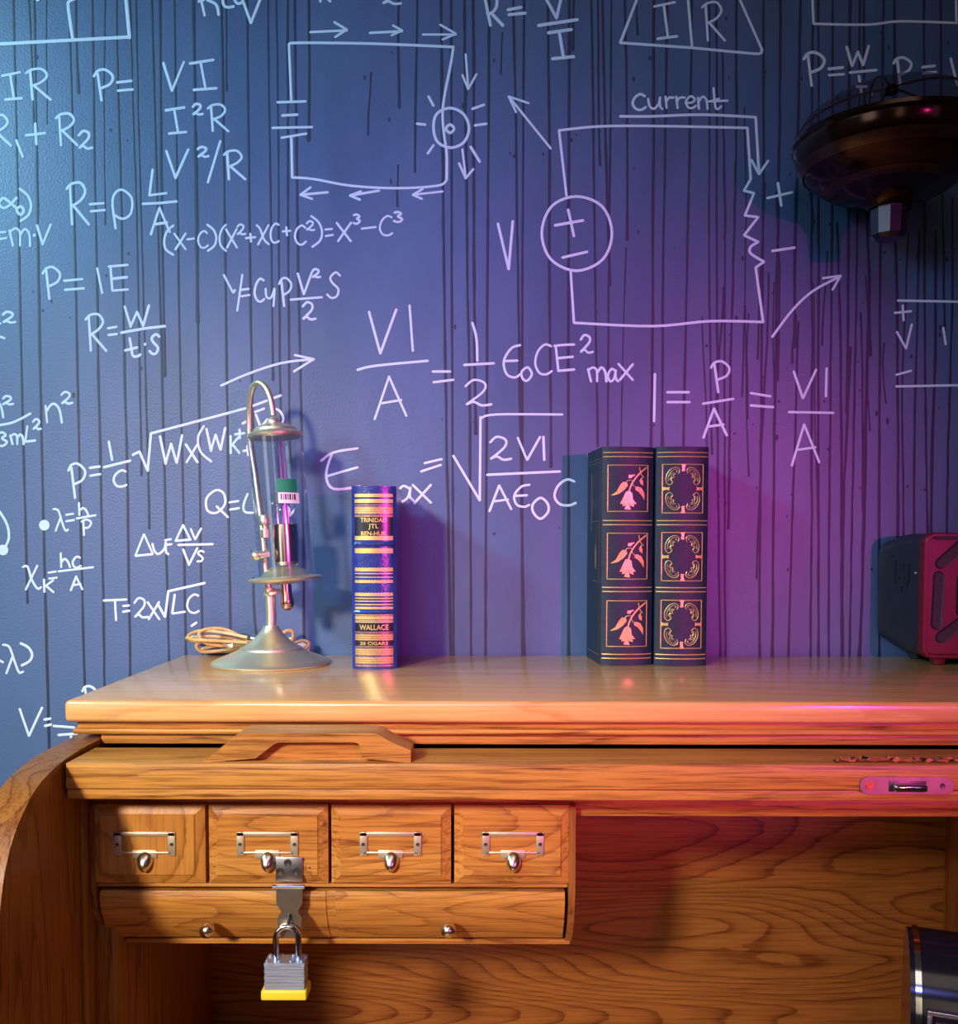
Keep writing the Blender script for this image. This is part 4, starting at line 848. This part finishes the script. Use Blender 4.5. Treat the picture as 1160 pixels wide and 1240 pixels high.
bm = bmesh.new(); q = L(347, 684); bm_lathe(bm, [(0, 0), (12 * s, 0), (15 * s, 4 * s), (15.5 * s, 30 * s), (14.5 * s, 49 * s), (12 * s, 50 * s), (12 * s, 44 * s), (0, 43 * s)], q, (axv + Vector((0, 0, 1))), 28); obj('candle_cup', bm, mottled('coppery_metal', (0.62, 0.40, 0.34), (0.75, 0.55, 0.45), 20, 0.2, 1.0), lamp)
bm = bmesh.new(); bm_sphere(bm, L(333, 612), 13 * s, (1, 1, 1.1), 20, 14); obj('bulb', bm, M['glass'], lamp)
bm = bmesh.new(); a, b = L(337, 534, .0), L(345, 640, .0); bm_tube(bm, [a, b], 1.6 * s, 8); obj('inner_wire', bm, M['chrome'], lamp); bm = bmesh.new(); bm_tube(bm, [a + Vector((5 * s, 0, 0)), b + Vector((5 * s, 0, 0))], 1.4 * s, 8); obj('inner_wire', bm, M['chrome'], lamp)
bm = bmesh.new(); q = L(349, 628); bm_poly(bm, [(0, 0), (3, 10), (1, 15), (-2, 9)], lambda u, v, h: q + Vector((u * s, -0.0002, v * s)), 0); bm_poly(bm, [(0, 0), (7, 8), (8, 13), (3, 7)], lambda u, v, h: q + Vector((u * s, 0.0004, v * s)), 0)
bmesh.ops.solidify(bm, geom=bm.faces[:], thickness=0.0006); obj('glass_flame', bm, M['paper'], lamp)
bm = bmesh.new(); q = L(321, 637); bm_lathe(bm, [(0, -14 * s), (5.5 * s, -14 * s), (5.5 * s, -4 * s), (3.5 * s, -3 * s), (3.5 * s, 0), (7 * s, 2 * s), (8 * s, 8 * s), (6 * s, 13 * s), (0, 14 * s)], q, axv, 20); obj('side_joint', bm, M['lampmetal'], lamp)
bm = bmesh.new(); bm_tube(bm, [L(312, 673, -.012), L(326, 670, -.008)], 4.5 * s, 12); bm_sphere(bm, L(310, 673, -.013), 6 * s); obj('thumb_screw', bm, M['lampmetal'], lamp)
bm = bmesh.new(); bm_lathe(bm, [(0, 9 * s), (6 * s, 8.5 * s), (6.5 * s, -12 * s), (7.5 * s, -18 * s), (8 * s, -23 * s), (6.5 * s, -28 * s), (3 * s, -31 * s), (0, -32 * s)], L(346.5, 708), axv, 24); obj('drop_finial', bm, mottled('coppery_drop', (0.62, 0.36, 0.26), (0.75, 0.5, 0.38), 20, 0.2, 1.0), lamp)
bm = bmesh.new(); bm_lathe(bm, [(0, -1.5 * s), (9 * s, -1.2 * s), (9.5 * s, 0), (9 * s, 2 * s), (0, 2.5 * s)], L(331, 717, -.006), Vector((-0.1, -.2, 1)), 20); obj('wing_disc', bm, M['lampmetal'], lamp)
# stickers wrapped on the glass
def sticker(name, x0, x1, v0, v1, m, off=0.0004):
    bm = bmesh.new(); rows = []
    for j in (0, 1):
        v = (v0, v1)[j]; h = (gl * (697 - v) / 167); c = cb + axv * h; row = []
        for k in range(9):
            x = x0 + (x1 - x0) * k / 8 + (v - v0) * 0.06; dx = (x - CX) / F * YL - c.x
            dx = max(-ro * .99, min(ro * .99, dx)); r_ = ro + off
            row.append(bm.verts.new((c.x + dx, c.y - math.sqrt(r_ * r_ - dx * dx), c.z)))
        rows.append(row)
    for k in range(8): bm.faces.new((rows[0][k], rows[0][k + 1], rows[1][k + 1], rows[1][k]))
    return obj(name, bm, m, lamp)
sticker('green_sticker', 342, 363.5, 581, 597.5, M['green'])
sticker('price_label', 344, 366, 597.5, 610, M['paper'])
for k, (a, w) in enumerate(((347, 1.2), (349.6, .8), (351.6, 1.8), (354.6, .9), (356.6, 1.4), (359.4, .8), (361.2, 1.5))):
    sticker('barcode_bar', a, a + w, 599, 606, M['label'], 0.0006)

# ------------------------------------------------------------------ coiled cord with its sleeve
cz = ZT
cord = thing('coiled_cord', 'coil of golden lamp cord in a clear sleeve behind the brass lamp base', 'cord', (X(300, 1.125, 790), 1.125, cz))
def CP(x, v, dy=0): return P(x, v, 1.125 + dy)
loops = [[(300, 772), (270, 766), (243, 764), (229, 769), (232, 774), (262, 776), (300, 778)], [(300, 775), (272, 762), (250, 762), (241, 768), (250, 779), (275, 782), (302, 780)],
         [(300, 779), (270, 776), (246, 776), (238, 782), (246, 789), (272, 787), (302, 782)], [(300, 777), (265, 771), (238, 771), (226, 773), (240, 777), (270, 780), (300, 779)], [(302, 781), (275, 781), (250, 784), (243, 790), (258, 791), (280, 788), (302, 783)]]
for k, lp in enumerate(loops):
    p3 = [tuple(CP(x, min(v, 789), (-0.012 + 0.005 * k) + 0.006 * math.sin(i * 1.1 + k))) for i, (x, v) in enumerate(lp)]
    p3 = [(a, min(b, 1.143), max(c, cz + 0.0022)) for a, b, c in p3]
    bm = bmesh.new(); bm_tube(bm, catmull(p3, 6), 0.0020, 8); obj('cord_loop', bm, M['cord'], cord)
for lp, n_ in (([(330, 788), (338, 772), (347, 764), (355, 766), (352, 778), (340, 786)], 0), ([(338, 782), (350, 781), (366, 776), (374, 779), (370, 786), (366, 788)], 1), ([(300, 778), (312, 775), (322, 770), (330, 767)], 2)):
    p3 = [tuple(CP(x, v, -0.008 + 0.003 * i)) for i, (x, v) in enumerate(lp)]; p3 = [(a, min(b, 1.143), max(c, cz + 0.0022)) for a, b, c in p3]
    bm = bmesh.new(); bm_tube(bm, catmull(p3, 6), 0.0021, 8); obj('cord_loop', bm, M['cord'], cord)
random.seed(5)
bm = bmesh.new(); pts = [CP(268 + i * 5.2, 778.5 + 1.0 * math.sin(i), 0) for i in range(15)]
rings = []
for i, p in enumerate(pts):
    p.z = max(p.z, cz + 0.0115); rings.append([bm.verts.new(p + Vector((0, 0.010 * math.cos(2 * math.pi * k / 14) * random.uniform(.85, 1.1), 0.0112 * math.sin(2 * math.pi * k / 14) * random.uniform(.82, 1.0)))) for k in range(14)])
for a_, b_ in zip(rings, rings[1:]):
    for k in range(14): bm.faces.new((a_[k], a_[(k + 1) % 14], b_[(k + 1) % 14], b_[k]))
obj('clear_sleeve', bm, M['film'], cord, smooth=False)
for k in range(4):
    p3 = [tuple(CP(x, 776 + 2.2 * k + 1.2 * math.sin(x * .06 + k), -.004 + .003 * (k % 3))) for x in (296, 312, 328, 340)]; p3 = [(a, b, max(c, cz + 0.0022)) for a, b, c in p3]
    bm = bmesh.new(); bm_tube(bm, catmull(p3, 4), 0.0021, 8); obj('cord_strand', bm, M['cord'], cord)
bm = bmesh.new(); tg = [P(338, 769, 1.135), P(352, 772, 1.133), P(376, 782, 1.13), P(374, 788, 1.128), P(350, 789, 1.128), P(336, 789, 1.13)]
vs = [bm.verts.new((p.x, p.y, max(p.z, cz + 0.0008))) for p in tg]; f = bm.faces.new(vs)
r_ = bmesh.ops.extrude_face_region(bm, geom=[f]); bmesh.ops.translate(bm, vec=(0, 0.0008, 0), verts=[v for v in r_['geom'] if isinstance(v, bmesh.types.BMVert)])
obj('paper_tag', bm, M['card'], cord, smooth=False)

# ------------------------------------------------------------------ red radio
YR = 1.062
xr0 = X(1117, YR, 720); zt_ = Z(645, YR, 1130); zb_ = ZT + 0.0075
radio = thing('red_radio', 'dark red portable radio with mesh slots and a black side on the desk', 'radio', (xr0 + 0.07, 1.10, ZT))
wR = 0.155
def rrect(x0, x1, z0_, z1_, r, n=6):
    out = []
    for cx_, cz_, a0_ in ((x1 - r, z1_ - r, 0), (x0 + r, z1_ - r, 90), (x0 + r, z0_ + r, 180), (x1 - r, z0_ + r, 270)):
        for k in range(n + 1): a_ = R(a0_ + 90 * k / n); out.append((cx_ + r * math.cos(a_), cz_ + r * math.sin(a_)))
    return out
def loft(bm, sections, cap0=True, cap1=True):
    rg = [[bm.verts.new((x, y, z)) for x, z in ring] for y, ring in sections]
    for a_, b_ in zip(rg, rg[1:]):
        n = len(a_)
        for k in range(n): bm.faces.new((a_[k], a_[(k + 1) % n], b_[(k + 1) % n], b_[k]))
    if cap0: bm.faces.new(rg[0])
    if cap1: bm.faces.new(rg[-1][::-1])
xb0 = X(1063, 1.143, 720)
bm = bmesh.new(); loft(bm, [(YR + 0.006, rrect(xr0 + 0.002, xr0 + wR - .002, zb_ + .001, zt_ - .001, 0.012)), (1.11, rrect(xr0 - 0.003, xr0 + wR + .001, zb_ + 0.003, zt_ - 0.001, 0.014)),
                            (1.132, rrect(xr0 - 0.008, xr0 + wR + .001, zb_ + 0.007, zt_ - 0.003, 0.018)), (1.143, rrect(xb0, xr0 + wR - .004, zb_ + 0.012, zt_ - 0.008, 0.018))])
obj('body', bm, M['radiodark'], radio, angle=50)
bm = bmesh.new(); xo = xr0
loft(bm, [(YR + 0.009, rrect(xo, xo + wR, zb_, zt_, 0.013)), (YR + 0.001, rrect(xo, xo + wR, zb_, zt_, 0.013)), (YR - 0.001, rrect(xo + .0015, xo + wR - .0015, zb_ + .0015, zt_ - .0015, 0.012)),
          (YR - 0.001, rrect(xo + .004, xo + wR - .004, zb_ + .004, zt_ - .004, 0.010)), (YR + 0.002, rrect(xo + .0055, xo + wR - .0055, zb_ + .0055, zt_ - .0055, 0.009))])
obj('front_bezel', bm, M['radiored'], radio, angle=50)
def capsule(p, q, r, n=8):
    p, q = Vector(p), Vector(q); d = (q - p).normalized(); a_ = math.atan2(d.y, d.x); out = []
    for k in range(n + 1): t = a_ - math.pi / 2 + math.pi * k / n; out.append((q.x + r * math.cos(t), q.y + r * math.sin(t)))
    for k in range(n + 1): t = a_ + math.pi / 2 + math.pi * k / n; out.append((p.x + r * math.cos(t), p.y + r * math.sin(t)))
    return out
def RP(x, v): q = P(x, v, YR); return (q.x, q.z)
xmid = xo + wR / 2
slots = [(RP(1137.5, 698), RP(1134.5, 756), 0.0062), (RP(1140, 682), RP(1172, 654), 0.0065), (RP(1140, 772), RP(1172, 748), 0.0065)]
slots += [((2 * xmid - a[0], a[1]), (2 * xmid - b[0], b[1]), r) for a, b, r in slots]
c1 = (RP(1167, 690)[0], RP(1167, 702)[1]); c2 = (c1[0], RP(1167, 740)[1]); slots += [(c1, c2, 0.007), ((xmid, c1[1]), (xmid, c2[1]), 0.007)]
for a_, b_, r in slots:
    bm = bmesh.new(); o_ = capsule(a_, b_, r); i_ = capsule(a_, b_, r * 0.72)
    A = [bm.verts.new((x, YR + 0.0019, z)) for x, z in o_]; Bv = [bm.verts.new((x, YR + 0.0002, z)) for x, z in capsule(a_, b_, r * 0.95)]; Cv = [bm.verts.new((x, YR + 0.0014, z)) for x, z in i_]
    for u_, w_ in ((A, Bv), (Bv, Cv)):
        n = len(u_)
        for k in range(n): bm.faces.new((u_[k], u_[(k + 1) % n], w_[(k + 1) % n], w_[k]))
    bm.faces.new(Cv); obj('mesh_slot', bm, M['mesh'], radio)
bm = bmesh.new(); q0 = RP(1133, 650); bm_box(bm, q0[0], 2 * xmid - q0[0], YR - 0.0004, YR + 0.001, q0[1] - 0.003, q0[1] + 0.0015, 0.0004); obj('groove_shade', bm, M['black'], radio)  # solid black strip standing in for the shade of a recess
for fx in (xo + 0.023, xo + wR - 0.02):
    for fy in (YR + 0.010, 1.125):
        bm = bmesh.new(); bm_lathe(bm, [(0.006, 0), (0.0075, 0.001), (0.009, 0.0085), (0, 0.0085)], (fx, fy, ZT + 0.0001), n=16); obj('foot', bm, M['radiored'] if fy < 1.09 else M['radiodark'], radio)
# vents on the black side
def sidepos(x, v):
    yy = 1.075 + (1119 - x) / (1119 - 1070) * 0.055
    return yy, Z(v, yy, x)
for (x, v, w_, h_) in ((1079, 692, .003, .026), (1091, 686, .0025, .006), (1103, 694, .0025, .022), (1084, 700, .003, .004), (1094, 700, .003, .004), (1099, 708, .003, .006), (1089, 714, .005, .006)):
    yy, zz = sidepos(x, v); xx = xr0 - 0.0005 - max(0, (yy - 1.068) / (1.11 - 1.068)) * 0.0022 if yy < 1.11 else xr0 - 0.0028 - (yy - 1.11) / 0.022 * 0.005
    bm = bmesh.new(); bm_box(bm, xx - 0.0006, xx + 0.003, yy - w_ / 2, yy + w_ / 2, zz - h_ / 2, zz + h_ / 2)
    obj('side_vent', bm, M['black'], radio)
bm = bmesh.new(); yy, zz = sidepos(1113, 694); bm_sphere(bm, (xr0 + 0.0005, 1.0805, zz), 0.0016); obj('side_stud', bm, M['zinc'], radio)

# ------------------------------------------------------------------ wall lantern, upper right
YP = 1.042; pc = P(1078, 172, YP); Rr = 112 * YP / F * 0.985; bq = 0.62 * Rr
wl = thing('wall_lantern', 'dark bronze and smoked glass onion-shaped lantern mounted high on the wall', 'lamp', (pc.x, YW, pc.z - 0.03))
bm = bmesh.new(); pr = [(Rr * 1.0, 0.0), (Rr * 1.0, -0.004)] + [(Rr * math.cos(a) ** 0.9, -bq * math.sin(a) * (1.0)) for a in [R(t) for t in (8, 16, 26, 36, 46, 56, 66)]]
pr += [(Rr * 0.30, -bq * 0.985), (Rr * 0.235, -bq * 1.10), (Rr * 0.22, -bq * 1.16)]
bm_lathe(bm, pr, pc, n=56, cap=False); obj('bowl', bm, M['bronze'], wl, angle=60)
bm = bmesh.new(); bm_lathe(bm, [(Rr * 0.98, 0.004), (Rr * 1.015, 0.003), (Rr * 1.02, -0.001), (Rr * 1.0, -0.0045), (Rr * .96, -0.003), (Rr * 0.98, 0.004)], pc, n=56, cap=False); obj('rim', bm, M['bronze'], wl)
bm = bmesh.new(); k1 = 0.93; bm_lathe(bm, [(Rr * math.cos(R(20)) ** .9 * 1.012, -bq * math.sin(R(20))), (Rr * math.cos(R(25)) ** .9 * 1.016, -bq * math.sin(R(25))), (Rr * math.cos(R(30)) ** .9 * 1.012, -bq * math.sin(R(30)))], pc, n=56, cap=False); obj('bowl_band', bm, M['bronzeband'], wl)
bm = bmesh.new(); bm_lathe(bm, [(Rr * math.cos(R(50)) ** .9 * 1.006, -bq * math.sin(R(50))), (Rr * math.cos(R(54)) ** .9 * 1.02, -bq * math.sin(R(54))), (Rr * math.cos(R(58)) ** .9 * 1.006, -bq * math.sin(R(58)))], pc, n=56, cap=False); obj('bowl_band', bm, M['bronzeband'], wl)
bm = bmesh.new(); bm_lathe(bm, [(Rr * 0.205, -bq * 1.12), (Rr * 0.20, -bq * 1.16), (Rr * 0.185, -bq * 1.60), (Rr * 0.14, -bq * 1.66), (0, -bq * 1.66)], pc, n=10, cap=False); obj('nozzle', bm, mat('faceted_nozzle', (0.06, 0.06, 0.08), 0.22, 0.9), wl, smooth=False)
bm = bmesh.new(); dome = [(Rr * 0.985 * math.cos(R(t)), 0.86 * bq * math.sin(R(t)) + 0.003) for t in (0, 12, 24, 36, 48, 60, 72, 84)] + [(0, 0.86 * bq + 0.003)]
bm_lathe(bm, dome, pc, n=48, cap=False); obj('glass_dome', bm, M['smoked'], wl)
for k in range(5):
    a_ = R(k * 72 + 20); pts = [pc + Vector((r * 1.004 * math.cos(a_), r * 1.004 * math.sin(a_), h + 0.0004)) for r, h in dome]
    bm = bmesh.new(); bm_tube(bm, pts, 0.0011, 6); obj('dome_rib', bm, M['bronzeband'], wl)
bm = bmesh.new(); bm_lathe(bm, [(Rr * .07, .86*bq - .002), (Rr * .065, .86*bq + .004), (Rr * .04, .86*bq + .007), (0, .86*bq + .008)], pc, n=20); obj('dome_cap', bm, M['bronze'], wl)
bm = bmesh.new(); bm_tube(bm, [pc + Vector((0, Rr * 0.9, 0.002)), Vector((pc.x, YW - 0.001, pc.z + 0.012))], 0.006, 12); bm_lathe(bm, [(0.011, 0), (0.011, 0.002), (0.007, 0.004), (0, 0.004)], (pc.x, YW, pc.z + 0.012), (0, -1, 0), 20); obj('wall_bracket', bm, M['bronze'], wl)

# ------------------------------------------------------------------ black machine at the lower right, on the writing surface
YM = 0.72
a = P(1108, 1157, YM)
mc = thing('black_machine', 'glossy black rounded metal machine with chrome edge at the lower right of the desk', 'machine', (a.x, YM, zw)); mc.rotation_euler = (0, 0, 0)
zt_ = a.z; r = 0.055
prof = [(YM + 0.01 + 2 * r, zw + 0.0005), (YM + 0.002, zw + 0.0005), (YM + 0.0, zt_ - r)] + [(YM + r - r * math.cos(t), zt_ - r + r * math.sin(t)) for t in [R(k * 15) for k in range(1, 12)]] + [(YM + 2 * r, zt_ - r)]
def mach(x0, x1, grow, m, name, tw=0.0):
    bm = bmesh.new(); c = Vector((0, YM + r, zt_ - r))
    pp = [(c.y + (y - c.y) * grow, max(zw + .0005, c.z + (z - c.z) * grow)) for y, z in prof]
    bm_prism(bm, pp, 'X', x0, x1)
    return obj(name, bm, m, mc, angle=30)
mach(a.x + 0.006, a.x + 0.165, 0.975, M['machine'], 'housing')
mach(a.x + 0.0015, a.x + 0.006, 1.0, M['chrome'], 'chrome_edge')
mach(a.x - 0.002, a.x + 0.0015, 0.965, M['machine'], 'end_cover')
q1 = P(1119, 1221, YM - 0.001); q2 = P(1119, 1300, YM - 0.001)
bm = bmesh.new(); xw = q1.x + 0.002; zz1 = q1.z; zz0 = max(q2.z, zw + 0.01)
bm_box(bm, xw, xw + 0.145, YM - 0.002, YM + 0.003, zz1 - 0.0035, zz1, 0.0008); bm_box(bm, xw, xw + 0.0035, YM - 0.002, YM + 0.003, zz0, zz1 - .0035, 0.0008); bm_box(bm, xw + 0.1415, xw + 0.145, YM - 0.002, YM + 0.003, zz0, zz1 - .0035, 0.0008); bm_box(bm, xw, xw + 0.145, YM - 0.002, YM + 0.003, zz0 - 0.0035, zz0, 0.0008)
obj('window_frame', bm, mat('lilac_metal', (0.45, 0.42, 0.60), 0.3, 0.9), mc)
bm = bmesh.new(); bm_box(bm, xw + 0.006, xw + 0.139, YM - 0.0008, YM + 0.002, zz1 - 0.015, zz1 - 0.009, 0.0004); obj('red_dial_strip', bm, mat('dark_magenta', (0.25, 0.01, 0.07), 0.3), mc)
mc.rotation_euler = (0, 0, R(-20.5))
